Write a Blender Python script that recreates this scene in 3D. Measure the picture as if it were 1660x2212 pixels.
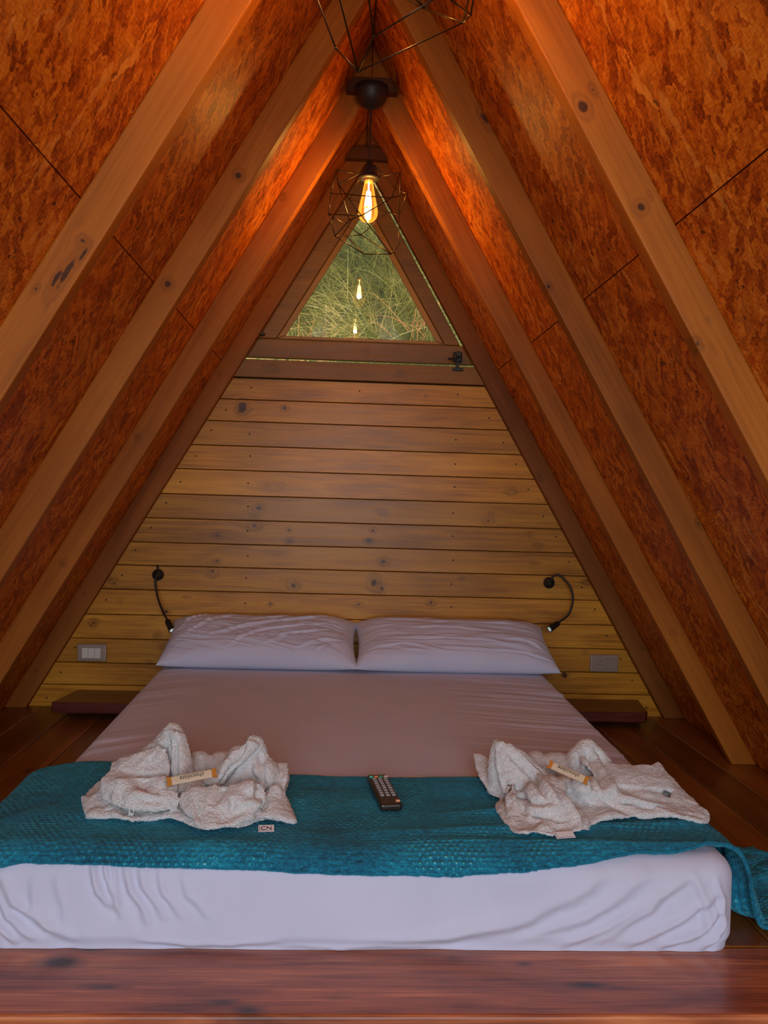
import bpy, bmesh, math, random
import numpy as np
from mathutils import Vector, Matrix, noise as mnoise

for o in list(bpy.data.objects): bpy.data.objects.remove(o)
C = bpy.context.scene.collection
random.seed(7); RNG = np.random.default_rng(7)
D2R = math.pi/180

# ------------------------------------------------------------------ camera
yaw, pitch, roll = 0.0489, -0.0138, 0.0288
cam_d = bpy.data.cameras.new('camera'); cam = bpy.data.objects.new('camera', cam_d); C.objects.link(cam)
fw = Vector((math.sin(yaw)*math.cos(pitch), math.cos(yaw)*math.cos(pitch), math.sin(pitch)))
rt = fw.cross(Vector((0, 0, 1))).normalized(); up = rt.cross(fw)
R_ = math.cos(roll)*rt + math.sin(roll)*up; U_ = -math.sin(roll)*rt + math.cos(roll)*up
M = Matrix((R_, U_, -fw)).transposed().to_4x4(); M.translation = (-0.0612, 0, 0.8462)
cam.matrix_world = M
cam_d.sensor_fit = 'VERTICAL'; cam_d.sensor_height = 36; cam_d.sensor_width = 36
cam_d.lens = 1910.49/2212*36; cam_d.clip_start = 0.02
bpy.context.scene.camera = cam

# ------------------------------------------------------------------ view, world, daylight
vs = bpy.context.scene.view_settings
vs.view_transform = 'Standard'; vs.look = 'None'; vs.exposure = 0.0; vs.gamma = 1; vs.use_curve_mapping = False
WORLD_STRENGTH = 3.0
DAYLIGHT = 54.0
BULB_W = 3.4
w = bpy.data.worlds.new('World'); bpy.context.scene.world = w; w.use_nodes = True
bg = w.node_tree.nodes['Background']; bg.inputs[0].default_value = (0.80, 0.90, 1.0, 1); bg.inputs[1].default_value = WORLD_STRENGTH
# daylight entering through the cabin's open front, behind the camera
ld = bpy.data.lights.new('daylight_opening', 'AREA'); ld.shape = 'RECTANGLE'; ld.size = 2.0; ld.size_y = 1.55
ld.energy = DAYLIGHT; ld.color = (0.86, 0.93, 1.0)
lo = bpy.data.objects.new('daylight_opening', ld); C.objects.link(lo)
lo.location = (-0.45, -1.32, 1.10); lo.rotation_euler = (84*D2R, 0, -9*D2R)

# ------------------------------------------------------------------ geometry constants
W, T = 1.344, 0.5828            # roof plane: |x| = W - T z
YB = 3.52                       # face of the back wall
RD, RT = 0.0713, 0.042          # rafter depth, thickness
RY = [3.478, 2.865, 2.244, 1.62, 1.0, 0.38]
ANG = math.atan(T)
RID = W/T

# ------------------------------------------------------------------ helpers
def link(name, me, mat=None, parent=None, smooth=False):
    o = bpy.data.objects.new(name, me); C.objects.link(o)
    if mat is not None:
        me.materials.clear()
        for m in (mat if isinstance(mat, (list, tuple)) else [mat]): me.materials.append(m)
    if parent is not None:
        o.parent = parent
        o.matrix_parent_inverse = Matrix.Translation(parent.location).inverted()
    if smooth:
        for p in me.polygons: p.use_smooth = True
    return o
def tag(o, label=None, cat=None, group=None, kind=None):
    if label: o['label'] = label
    if cat: o['category'] = cat
    if group: o['group'] = group
    if kind: o['kind'] = kind
    return o
def empty(name, loc=(0, 0, 0)):
    o = bpy.data.objects.new(name, None); C.objects.link(o); o.location = loc; o.empty_display_size = .05
    return o
def bm_mesh(bm, name='m'):
    me = bpy.data.meshes.new(name); bmesh.ops.recalc_face_normals(bm, faces=bm.faces); bm.to_mesh(me); bm.free(); return me
def add_hexa(bm, pts):
    """8 points: bottom 4 ccw, top 4 ccw"""
    v = [bm.verts.new(p) for p in pts]
    for f in ((0, 3, 2, 1), (4, 5, 6, 7), (0, 1, 5, 4), (1, 2, 6, 5), (2, 3, 7, 6), (3, 0, 4, 7)):
        bm.faces.new([v[i] for i in f])
    return v
def add_box(bm, x0, x1, y0, y1, z0, z1):
    return add_hexa(bm, [(x0, y0, z0), (x1, y0, z0), (x1, y1, z0), (x0, y1, z0), (x0, y0, z1), (x1, y0, z1), (x1, y1, z1), (x0, y1, z1)])
def bevel(bm, w, seg=2, ang=0.5):
    bmesh.ops.recalc_face_normals(bm, faces=bm.faces)
    es = [e for e in bm.edges if len(e.link_faces) == 2 and e.calc_face_angle(0) > ang]
    bmesh.ops.bevel(bm, geom=es, offset=w, segments=seg, affect='EDGES', profile=0.5, clamp_overlap=True)
def add_tube(bm, pts, r, seg=8, cap=True):
    pts = [Vector(p) for p in pts]; n = len(pts); rs = r if isinstance(r, (list, tuple)) else [r]*n
    rings = []; prev = None
    for i, p in enumerate(pts):
        t = (pts[min(i+1, n-1)] - pts[max(i-1, 0)]).normalized()
        a = prev if prev is not None else (Vector((0, 0, 1)) if abs(t.z) < .9 else Vector((1, 0, 0)))
        u = (a - t*a.dot(t)).normalized(); prev = u; v = t.cross(u)
        rings.append([bm.verts.new(p + (u*math.cos(k*2*math.pi/seg) + v*math.sin(k*2*math.pi/seg))*rs[i]) for k in range(seg)])
    for a, b in zip(rings[:-1], rings[1:]):
        for k in range(seg): bm.faces.new((a[k], a[(k+1) % seg], b[(k+1) % seg], b[k]))
    if cap: bm.faces.new(rings[0][::-1]); bm.faces.new(rings[-1])
def add_lathe(bm, prof, org=(0, 0, 0), axis='z', seg=24, cap=True):
    rings = []
    for r, h in prof:
        ring = []
        for k in range(seg):
            a = k*2*math.pi/seg; c, s = math.cos(a)*r, math.sin(a)*r
            p = (c, s, h) if axis == 'z' else ((c, h, s) if axis == 'y' else (h, c, s))
            ring.append(bm.verts.new(Vector(p) + Vector(org)))
        rings.append(ring)
    for a, b in zip(rings[:-1], rings[1:]):
        for k in range(seg): bm.faces.new((a[k], a[(k+1) % seg], b[(k+1) % seg], b[k]))
    if cap:
        for rr in (rings[0], rings[-1]):
            try: bm.faces.new(rr)
            except Exception: pass
def catmull(pts, n=8):
    P = [Vector(p) for p in pts]; P = [P[0]*2-P[1]] + P + [P[-1]*2-P[-2]]; out = []
    for i in range(1, len(P)-2):
        for k in range(n):
            t = k/n; a, b, c, d = P[i-1:i+3]
            out.append(0.5*((2*b) + (c-a)*t + (2*a-5*b+4*c-d)*t*t + (-a+3*b-3*c+d)*t**3))
    out.append(P[-2]); return out
def grid_mesh(name, X, Y, Z, uv=None):
    """X,Y,Z arrays (n,m)"""
    n, m = X.shape; co = np.stack([X, Y, Z], -1).reshape(-1, 3)
    idx = np.arange(n*m).reshape(n, m)
    f = np.stack([idx[:-1, :-1], idx[:-1, 1:], idx[1:, 1:], idx[1:, :-1]], -1).reshape(-1, 4)
    me = bpy.data.meshes.new(name); me.vertices.add(len(co)); me.vertices.foreach_set('co', co.astype(np.float32).ravel())
    me.loops.add(f.size); me.loops.foreach_set('vertex_index', f.astype(np.int32).ravel())
    me.polygons.add(len(f)); me.polygons.foreach_set('loop_start', np.arange(0, f.size, 4, dtype=np.int32))
    me.update(calc_edges=True); me.validate()
    if uv is not None:
        l = me.uv_layers.new(name='UVMap'); u = np.stack(uv, -1).reshape(-1, 2)[f.ravel()]
        l.data.foreach_set('uv', u.astype(np.float32).ravel())
    return me
def sm(x, a, b):
    t = np.clip((x-a)/(b-a), 0, 1); return t*t*(3-2*t)
def vnoise(x, y, seed=0, octaves=3):
    """smooth periodic-free value noise on arrays"""
    tot = np.zeros_like(x, dtype=float); amp = 1.0; nrm = 0
    for o in range(octaves):
        r = np.random.default_rng(seed+o*13).random((256, 256))*2-1
        xi = np.floor(x).astype(int); yi = np.floor(y).astype(int); fx = x-xi; fy = y-yi
        fx = fx*fx*(3-2*fx); fy = fy*fy*(3-2*fy)
        g = lambda a, b: r[a % 256, b % 256]
        v = (g(xi, yi)*(1-fx)+g(xi+1, yi)*fx)*(1-fy)+(g(xi, yi+1)*(1-fx)+g(xi+1, yi+1)*fx)*fy
        tot += v*amp; nrm += amp; amp *= .5; x = x*2.03+7.1; y = y*2.03+3.7
    return tot/nrm
def baked(o):
    dg = bpy.context.evaluated_depsgraph_get(); dg.update()
    me = bpy.data.meshes.new_from_object(o.evaluated_get(dg)); o.modifiers.clear(); old = o.data; o.data = me
    return me

# ------------------------------------------------------------------ material helpers
class NT:
    def __init__(s, name):
        s.m = bpy.data.materials.new(name); s.m.use_nodes = True; s.t = s.m.node_tree; s.N = s.t.nodes; s.L = s.t.links
        s.b = s.N['Principled BSDF']; s.out = s.N['Material Output']
    def n(s, typ, **k):
        x = s.N.new(typ)
        for a, v in k.items():
            if a.startswith('i_'): x.inputs[int(a[2:])].default_value = v
            else: setattr(x, a, v)
        return x
    def l(s, a, b): s.L.new(a, b)
    def math(s, op, a, b=None, c=None, clamp=False):
        x = s.n('ShaderNodeMath', operation=op, use_clamp=clamp)
        for i, v in enumerate((a, b, c)):
            if v is None: continue
            if isinstance(v, (int, float)): x.inputs[i].default_value = v
            else: s.l(v, x.inputs[i])
        return x.outputs[0]
    def vm(s, op, a, b=None):
        x = s.n('ShaderNodeVectorMath', operation=op)
        for i, v in enumerate((a, b)):
            if v is None: continue
            if isinstance(v, tuple): x.inputs[i].default_value = v
            else: s.l(v, x.inputs[i])
        return x.outputs[1] if op in ('LENGTH', 'DISTANCE') else x.outputs[0]
    def ramp(s, fac, stops, interp='LINEAR'):
        x = s.n('ShaderNodeValToRGB'); x.color_ramp.interpolation = interp; e = x.color_ramp.elements
        while len(e) > 1: e.remove(e[-1])
        e[0].position = stops[0][0]; e[0].color = (*stops[0][1], 1)
        for p, c in stops[1:]:
            q = e.new(p); q.color = (*c, 1)
        s.l(fac, x.inputs[0]); return x.outputs[0]
    def noise(s, vec, scale, detail=4, rough=.5, dist=0):
        x = s.n('ShaderNodeTexNoise'); x.inputs['Scale'].default_value = scale; x.inputs['Detail'].default_value = detail
        x.inputs['Roughness'].default_value = rough; x.inputs['Distortion'].default_value = dist
        if vec is not None: s.l(vec, x.inputs['Vector'])
        return x
    def mix(s, fac, a, b, mode='MIX'):
        x = s.n('ShaderNodeMix', data_type='RGBA', blend_type=mode)
        for i, v in ((0, fac), (6, a), (7, b)):
            if isinstance(v, (int, float)): x.inputs[i].default_value = v
            elif isinstance(v, tuple): x.inputs[i].default_value = (*v, 1) if len(v) == 3 else v
            else: s.l(v, x.inputs[i])
        return x.outputs[2]
    def bump(s, h, strength=.3, dist=.01):
        x = s.n('ShaderNodeBump'); x.inputs['Strength'].default_value = strength; x.inputs['Distance'].default_value = dist
        s.l(h, x.inputs['Height']); s.l(x.outputs[0], s.b.inputs['Normal']); return x
    def mapping(s, vec, scale=(1, 1, 1), rot=(0, 0, 0), loc=(0, 0, 0)):
        x = s.n('ShaderNodeMapping'); x.inputs['Scale'].default_value = scale; x.inputs['Rotation'].default_value = rot
        x.inputs['Location'].default_value = loc; s.l(vec, x.inputs[0]); return x.outputs[0]

def plain(name, col, rough=.5, metal=0.0, emit=None, es=0):
    m = NT(name); m.b.inputs['Base Color'].default_value = (*col, 1); m.b.inputs['Roughness'].default_value = rough
    m.b.inputs['Metallic'].default_value = metal
    nz = m.noise(m.n('ShaderNodeTexCoord').outputs['Object'], 60, 2)
    m.l(m.math('MULTIPLY_ADD', nz.outputs[0], .12, max(0, rough-.06)), m.b.inputs['Roughness'])
    if emit: m.b.inputs['Emission Color'].default_value = (*emit, 1); m.b.inputs['Emission Strength'].default_value = es
    return m.m

def wood(name, dark, mid, light, axis='x', rough=.45, knots=(), stretch=14, scale=1.0, use_tone=True, contrast=1.0, coat=0.0, knotcol=(.035, .012, .004), tone_amt=.35, stains=()):
    """knots: (u, v, radius_u, radius_v, strength) in the (axis, cross) plane: axis x -> (x,z); axis y -> (y,x); r -> (x,z) of a rafter"""
    m = NT(name); tc = m.n('ShaderNodeTexCoord').outputs['Object']
    at = m.n('ShaderNodeAttribute', attribute_name='tone').outputs['Fac']
    off = m.n('ShaderNodeCombineXYZ'); m.l(m.math('MULTIPLY', at, 37.0), off.inputs[0]); m.l(m.math('MULTIPLY', at, 91.0), off.inputs[1]); m.l(m.math('MULTIPLY', at, 53.0), off.inputs[2])
    # knot field
    acc = None; bend = None
    sep = m.n('ShaderNodeSeparateXYZ'); m.l(tc, sep.inputs[0])
    U, V = (sep.outputs[0], sep.outputs[2]) if axis == 'x' else (sep.outputs[1], sep.outputs[0])
    wob = m.noise(tc, 22, 3).outputs[0]
    wobs = m.math('MULTIPLY_ADD', m.math('ADD', wob, m.noise(tc, 60, 2).outputs[0]), 1.1, -1.1)
    for (ku, kv, ru, rv, st) in knots:
        a = m.math('MULTIPLY', m.math('SUBTRACT', U, ku), 1/ru); b = m.math('MULTIPLY', m.math('SUBTRACT', V, kv), 1/rv)
        d = m.math('SQRT', m.math('ADD', m.math('MULTIPLY', a, a), m.math('MULTIPLY', b, b)))
        f = m.math('MULTIPLY', m.math('SUBTRACT', 1.0, m.math('MULTIPLY', m.math('ADD', d, wobs), .28), clamp=True), st)
        acc = f if acc is None else m.math('MAXIMUM', acc, f)
        # grain pushed round the knot
        g = m.math('MULTIPLY', m.math('MULTIPLY', b, rv*1.6*st), m.math('POWER', 2.7, m.math('MULTIPLY', m.math('MULTIPLY', d, d), -.35)))
        bend = g if bend is None else m.math('ADD', bend, g)
    vec = m.vm('ADD', tc, off.outputs[0]) if use_tone else tc
    if bend is not None:
        cb = m.n('ShaderNodeCombineXYZ'); m.l(m.math('MULTIPLY', bend, -1.0), cb.inputs[2 if axis == 'x' else 0]); vec = m.vm('ADD', vec, cb.outputs[0])
    s = stretch
    sc = (1, s*.6, s) if axis == 'x' else (s, 1, s*.6)
    v1 = m.mapping(vec, sc)
    big = m.noise(v1, 1.2*scale, 3, .55, .6).outputs[0]
    fine = m.noise(m.mapping(vec, tuple(q*(7 if q > 1 else 1.6) for q in sc)), 2.0*scale, 4, .65).outputs[0]
    rings = m.math('SINE', m.math('MULTIPLY', big, 24.0))
    blot = m.noise(m.mapping(vec, tuple(q*(.25 if q > 1 else 1) for q in sc)), 2.2, 3, .5).outputs[0]
    h = m.math('ADD', m.math('MULTIPLY', rings, .05*contrast), m.math('ADD', m.math('MULTIPLY', fine, .55*contrast), m.math('MULTIPLY', blot, .55)))
    h = m.math('ADD', h, m.math('MULTIPLY', big, .25))
    h = m.math('SUBTRACT', h, .15+.28*contrast-.28+.02)
    col = m.ramp(h, [(.2, dark), (.5, mid), (.85, light)])
    if use_tone:
        tn = m.math('MULTIPLY_ADD', m.math('FRACT', m.math('MULTIPLY', at, 7.31)), tone_amt*2, 1-tone_amt)
        col = m.mix(1.0, col, m.comb(tn) if hasattr(m, 'comb') else _grey(m, tn), 'MULTIPLY')
    if acc is not None:
        rg = m.math('MULTIPLY_ADD', m.math('SINE', m.math('MULTIPLY_ADD', wob, 9.0, m.math('MULTIPLY', acc, 19.0))), .10, 0)
        k = m.math('ADD', acc, m.math('MULTIPLY', rg, m.math('GREATER_THAN', acc, .18)))
        kf = m.ramp(k, [(0, (0, 0, 0)), (.32, (.0, .0, .0)), (.52, (.14, .14, .14)), (.68, (.34, .34, .34)), (.80, (.86, .86, .86)), (1, (1, 1, 1))])
        col = m.mix(kf, col, knotcol)
        # pale halo
    m.l(col, m.b.inputs['Base Color'])
    m.l(m.math('MULTIPLY_ADD', fine, .25, rough-.12), m.b.inputs['Roughness'])
    m.b.inputs['Coat Weight'].default_value = coat; m.b.inputs['Coat Roughness'].default_value = .22
    m.b.inputs['Specular IOR Level'].default_value = .28
    m.bump(m.math('ADD', fine, m.math('MULTIPLY', rings, .15)), .25, .002)
    return m.m
def _grey(m, v):
    c = m.n('ShaderNodeCombineColor')
    for i in range(3): m.l(v, c.inputs[i])
    return c.outputs[0]

def osb():
    m = NT('oriented_strand_board'); tc = m.n('ShaderNodeTexCoord').outputs['Object']
    wn = m.noise(tc, 6, 3).outputs['Color']
    wv = m.vm('ADD', tc, m.vm('MULTIPLY', m.vm('SUBTRACT', m.vm('ADD', wn, m.vm('MULTIPLY', m.noise(tc, 45, 3, .6).outputs['Color'], (.35, .35, .35))), (.67, .67, .67)), (.10, .10, .0)))
    cols = []; hs = []
    for i, (ang, sx, sy) in enumerate(((.5, 20, 7), (-.7, 26, 9), (1.45, 44, 13), (.05, 60, 17), (2.3, 90, 26))):
        v = m.mapping(wv, (sx, sy, 3), (0, 0, 0), (i*3.7, i*1.3, 0))
        rr = m.n('ShaderNodeVectorRotate', rotation_type='Z_AXIS'); rr.inputs['Angle'].default_value = ang; m.l(wv, rr.inputs['Vector'])
        v = m.mapping(rr.outputs[0], (sx, sy, 3), (0, 0, 0), (i*3.7, i*1.3, 0))
        vo = m.n('ShaderNodeTexVoronoi'); vo.inputs['Scale'].default_value = 1.0; vo.inputs['Randomness'].default_value = 1.0; m.l(v, vo.inputs['Vector'])
        s = m.n('ShaderNodeSeparateColor'); m.l(vo.outputs['Color'], s.inputs[0])
        cols.append((s.outputs[0], s.outputs[1], vo.outputs['Distance']))
    # layered flakes: a flake of layer i shows where its random value is high
    base = cols[0][0]; hh = cols[0][1]
    for r, g, d in cols[1:]:
        msk = m.math('GREATER_THAN', g, .55)
        base = m.math('ADD', m.math('MULTIPLY', base, m.math('SUBTRACT', 1, msk)), m.math('MULTIPLY', r, msk))
        hh = m.math('ADD', m.math('MULTIPLY', hh, m.math('SUBTRACT', 1, msk)), m.math('MULTIPLY', g, msk))
    fine = m.noise(m.mapping(tc, (90, 30, 10), (0, 0, .6)), 1.6, 5, .7).outputs[0]
    fib = m.noise(m.mapping(tc, (60, 220, 10), (0, 0, -.5)), 1.0, 4, .7).outputs[0]
    mid = m.noise(tc, 11, 8, .75).outputs[0]
    f = m.math('ADD', m.math('MULTIPLY', base, .36), m.math('ADD', m.math('MULTIPLY', fine, .75), m.math('ADD', m.math('MULTIPLY', fib, .65), m.math('MULTIPLY', mid, .60))))
    f = m.math('SUBTRACT', f, .68)
    col = m.ramp(f, [(.10, (.075, .010, .001)), (.32, (.29, .050, .003)), (.50, (.53, .125, .006)), (.68, (.73, .235, .016)), (.9, (.88, .42, .07))])
    chip = m.math('MULTIPLY', m.math('GREATER_THAN', cols[1][1], .93), .22)
    col = m.mix(chip, col, (.80, .34, .05))
    chip2 = m.math('MULTIPLY', m.math('GREATER_THAN', cols[3][0], .94), .45)
    col = m.mix(chip2, col, (.85, .40, .08))
    # small black specks of bark
    sp = m.n('ShaderNodeTexVoronoi'); sp.inputs['Scale'].default_value = 1.0; m.l(m.mapping(wv, (60, 28, 3), (0, 0, .7)), sp.inputs['Vector'])
    spn = m.noise(tc, 9, 2).outputs[0]
    sk = m.math('MULTIPLY', m.math('LESS_THAN', sp.outputs['Distance'], .17), m.math('GREATER_THAN', spn, .56))
    col = m.mix(m.math('MULTIPLY', sk, .8), col, (.03, .006, .003))
    m.l(col, m.b.inputs['Base Color'])
    m.b.inputs['Roughness'].default_value = .48; m.b.inputs['Specular IOR Level'].default_value = .3
    m.bump(m.math('ADD', m.math('MULTIPLY', hh, .6), m.math('ADD', m.math('MULTIPLY', fine, .5), mid)), .5, .003)
    return m.m

M_OSB = osb()
M_BLACK = plain('black_painted_metal', (.012, .011, .011), .52)
M_DARKWOOD = plain('unlit_board', (.05, .02, .01), .8)

PINE = ((.22, .078, .006), (.47, .200, .014), (.64, .315, .032))
RAFT = ((.17, .046, .003), (.36, .108, .008), (.50, .178, .020))

# ------------------------------------------------------------------ floor
def planks_y(bm, xs, y0, y1, z0, z1, lay, gap=.0018):
    for a, b in zip(xs[:-1], xs[1:]):
        vs_ = add_box(bm, a+gap, b-gap, y0, y1, z0, z1)
        t = random.random()
        for v in vs_: v[lay] = t
M_FLOOR = wood('dark_varnished_floorboards', (.065, .020, .005), (.18, .060, .012), (.33, .12, .024), axis='y', rough=.36, coat=.25, stretch=12, tone_amt=.28,
               knots=((2.05, 1.05, .02, .012, 1), (2.7, -.98, .016, .01, 1), (3.15, 1.02, .02, .01, .8)))
bm = bmesh.new(); lay = bm.verts.layers.float.new('tone')
xs = [-1.34+i*.134 for i in range(21)]
planks_y(bm, xs, 1.668, 3.62, -.028, 0, lay)
bevel(bm, .0025, 1)
fl = link('floor', bm_mesh(bm), M_FLOOR); tag(fl, kind='structure')
bm = bmesh.new(); add_box(bm, -1.5, 1.5, 1.5, 3.7, -.08, -.03); sf = link('subfloor', bm_mesh(bm), M_DARKWOOD, fl)

M_NOSE = wood('red_brown_varnished_board', (.10, .026, .012), (.24, .072, .030), (.42, .150, .060), axis='x', rough=.34, coat=.35, stretch=10, scale=1.1, use_tone=True, tone_amt=.1, contrast=1.3,
              knots=((-.60, 1.2, .03, .02, 1),))
bm = bmesh.new(); lay = bm.verts.layers.float.new('tone')
for v in add_box(bm, -1.45, 1.45, 1.437, 1.664, -.036, 0): v[lay] = .21
bevel(bm, .006, 3)
o = link('trim_1', bm_mesh(bm), None)
# knots lie in the x / y plane on this board
def nose_mat():
    m = NT('red_brown_varnished_step_board'); tc = m.n('ShaderNodeTexCoord').outputs['Object']
    sep = m.n('ShaderNodeSeparateXYZ'); m.l(tc, sep.inputs[0]); X, Y = sep.outputs[0], sep.outputs[1]
    wob = m.math('MULTIPLY_ADD', m.noise(tc, 18, 3).outputs[0], 1.2, -.6)
    acc = None
    for x, y, a, b, s in ((-.545, 1.60, .030, .018, 1), (-.50, 1.645, .02, .006, .8), (-.44, 1.52, .03, .007, .85), (-.235, 1.475, .02, .008, .8), (.40, 1.53, .028, .007, 1), (.445, 1.52, .03, .006, .6),
                          (.30, 1.60, .012, .007, .7), (-.19, 1.452, .02, .010, .95), (-.05, 1.49, .03, .005, .45), (.17, 1.62, .012, .006, .5), (.62, 1.50, .02, .007, .5)):
        p = m.math('MULTIPLY', m.math('SUBTRACT', X, x), 1/a); q = m.math('MULTIPLY', m.math('SUBTRACT', Y, y), 1/b)
        d = m.math('ADD', m.math('SQRT', m.math('ADD', m.math('MULTIPLY', p, p), m.math('MULTIPLY', q, q))), wob)
        f = m.math('MULTIPLY', m.math('SUBTRACT', 1, m.math('MULTIPLY', d, .42), clamp=True), s)
        acc = f if acc is None else m.math('MAXIMUM', acc, f)
    g1 = m.noise(m.mapping(tc, (1.1, 16, 8)), 2.2, 4, .6, .8).outputs[0]
    g2 = m.noise(m.mapping(tc, (3, 140, 80)), 1.5, 3, .6).outputs[0]
    b2 = m.noise(m.mapping(tc, (1, 3, 3)), 2.4, 4, .6).outputs[0]
    st = m.noise(m.mapping(tc, (2.2, 34, 8), loc=(3, 1, 0)), 1.3, 2, .5).outputs[0]
    h = m.math('ADD', m.math('MULTIPLY', g1, .5), m.math('ADD', m.math('MULTIPLY', g2, .28), m.math('MULTIPLY', b2, .35)))
    col = m.ramp(h, [(.40, (.10, .024, .010)), (.50, (.26, .070, .030)), (.60, (.44, .13, .050)), (.70, (.66, .24, .085))])
    col = m.mix(m.ramp(st, [(.64, (0, 0, 0)), (.74, (.65, .65, .65))]), col, (.52, .20, .085))
    col = m.mix(m.ramp(acc, [(.15, (0, 0, 0)), (.8, (.95, .95, .95))]), col, (.03, .016, .014))
    m.l(col, m.b.inputs['Base Color']); m.b.inputs['Roughness'].default_value = .33
    m.b.inputs['Coat Weight'].default_value = .25; m.b.inputs['Coat Roughness'].default_value = .2
    m.bump(g2, .12, .002); return m.m
M_STEP = nose_mat()
o.data.materials.append(M_STEP); tag(o, kind='structure')
M_RISER = wood('orange_brown_riser', (.16, .045, .012), (.34, .105, .028), (.48, .17, .05), axis='x', rough=.4, coat=.2, stretch=12, tone_amt=.05)
bm = bmesh.new(); lay = bm.verts.layers.float.new('tone')
for k in range(4):
    for v in add_box(bm, -1.6, 1.6, 1.4375+.004, 1.47, -.036-.14*(k+1)+.002, -.036-.14*k): v[lay] = .1+.23*k
bevel(bm, .002, 1)
o = link('trim_2', bm_mesh(bm), M_RISER); tag(o, kind='structure')
bm = bmesh.new(); add_box(bm, -2.2, 2.2, -1.2, 1.47, -.66, -.6); o = link('floor_lower', bm_mesh(bm), M_FLOOR); tag(o, kind='structure')

# ------------------------------------------------------------------ roof slopes (walls of the A-frame)
def slope_pt(s, y, z, off=0.0):
    """point on the slope at height z, moved 'off' outward"""
    n = Vector((s*math.cos(ANG), 0, math.sin(ANG)))
    return Vector((s*(W-T*z), y, z)) + n*off
L1 = math.hypot(1, T)
def slope_panel(name, s, y0, y1, z0, z1, mat, parent, th=.011):
    """board whose local x runs along depth and local y up the slope"""
    org = slope_pt(s, y0, z0); ux = Vector((0, 1, 0)); uy = Vector((-s*T, 0, 1)).normalized(); uz = ux.cross(uy)
    outw = 1 if uz.dot(Vector((s, 0, .3))) > 0 else -1
    bm = bmesh.new(); a, b = 0, th*outw
    add_box(bm, 0, y1-y0, 0, (z1-z0)*L1, min(a, b), max(a, b))
    o = link(name, bm_mesh(bm), mat, parent)
    o.parent = parent
    o.matrix_parent_inverse = Matrix.Identity(4)
    o.matrix_world = Matrix((ux, uy, uz)).transposed().to_4x4(); o.matrix_local = Matrix.Translation(org) @ Matrix((ux, uy, uz)).transposed().to_4x4()
    return o
for s, nm in ((-1, 'wall_left'), (1, 'wall_right')):
    bm = bmesh.new()
    zt = RID-.004
    p = [slope_pt(s, -1.2, -.9, .0135), slope_pt(s, 3.75, -.9, .0135), slope_pt(s, 3.75, zt, .0135), slope_pt(s, -1.2, zt, .0135)]
    q = [slope_pt(s, -1.2, -.9, .05), slope_pt(s, 3.75, -.9, .05), slope_pt(s, 3.75, zt, .05), slope_pt(s, -1.2, zt, .05)]
    add_hexa(bm, p+q)
    wl = link(nm, bm_mesh(bm), M_DARKWOOD); tag(wl, kind='structure')
    g = .0012
    ys = [-1.2, 1.02, 3.62]; zs = [-.9, .15, 1.372, RID-.003]
    zs = [-.9, 1.372, RID-.003]
    yj = 1.019  # sheet joint hidden behind a rafter
    for a, b in ((-1.2, yj-g), (yj+g, 3.62)):
        slope_panel('osb_panel', s, a, b, -.9, 1.372-g, M_OSB, wl)
        slope_panel('osb_panel', s, a, b, 1.372+g, RID-.003, M_OSB, wl)

bm = bmesh.new(); add_box(bm, -.05, .05, -1.2, 3.75, RID+.002, RID+.06); o = link('trim_4', bm_mesh(bm), M_DARKWOOD); tag(o, kind='structure')  # dark ridge cap added to stop light leaking through the ridge gap
# gable boards closing the peak of the open front, behind the camera
bm = bmesh.new(); xa = W-T*1.86
a = [bm.verts.new(p) for p in ((-xa, -1.18, 1.86), (xa, -1.18, 1.86), (0, -1.18, RID-.02))]; b = [bm.verts.new(p) for p in ((-xa, -1.15, 1.86), (xa, -1.15, 1.86), (0, -1.15, RID-.02))]
bm.faces.new(a); bm.faces.new(b[::-1])
for k in range(3): bm.faces.new((a[k], b[k], b[(k+1) % 3], a[(k+1) % 3]))
GABLE = link('wall_front', bm_mesh(bm), M_DARKWOOD); tag(GABLE, kind='structure')

# ------------------------------------------------------------------ rafters
ordinal = ['against the plank wall', 'second from the plank wall', 'third from the plank wall', 'nearest one crossing the upper picture', 'overhead at the edge of view']
RK = {(-1, 3): [(1.262, .050, .050, .008, 1), (1.245, .040, .030, .006, 1), (1.300, .058, .022, .005, 1), (1.318, .045, .010, .012, .9), (1.216, .020, .010, .005, .9), (1.34, .02, .05, .014, .5), (1.75, .05, .014, .01, .4)],
      (-1, 2): [(1.667, .036, .013, .012, 1), (1.385, .032, .013, .012, 1), (.95, .05, .012, .01, .5)],
      (-1, 1): [(1.815, .012, .014, .012, .8), (1.038, .026, .012, .010, .85), (.635, .038, .012, .010, .85), (1.45, .02, .01, .01, .5)],
      (-1, 0): [(1.641, .030, .008, .008, .8), (1.328, .024, .010, .009, .9), (.464, .033, .008, .008, .8), (.161, .034, .008, .008, .8)],
      (1, 3): [(1.606, .051, .020, .012, 1), (1.622, .020, .012, .006, .9), (1.422, .042, .012, .011, 1), (1.432, .018, .012, .005, .8), (1.187, .068, .014, .008, .9), (1.212, .028, .012, .008, .6), (1.17, .045, .035, .010, .55)],
      (1, 2): [(1.824, .006, .030, .010, 1), (1.434, .064, .010, .008, 1), (.812, .008, .016, .008, .9), (1.1, .04, .012, .01, .5)],
      (1, 1): [(1.749, .054, .010, .008, .6), (.456, .036, .012, .011, .8), (1.2, .03, .01, .01, .4)],
      (1, 0): [(.984, .055, .018, .010, .9), (.291, .018, .012, .010, .8), (1.35, .05, .008, .007, .6)]}
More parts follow.
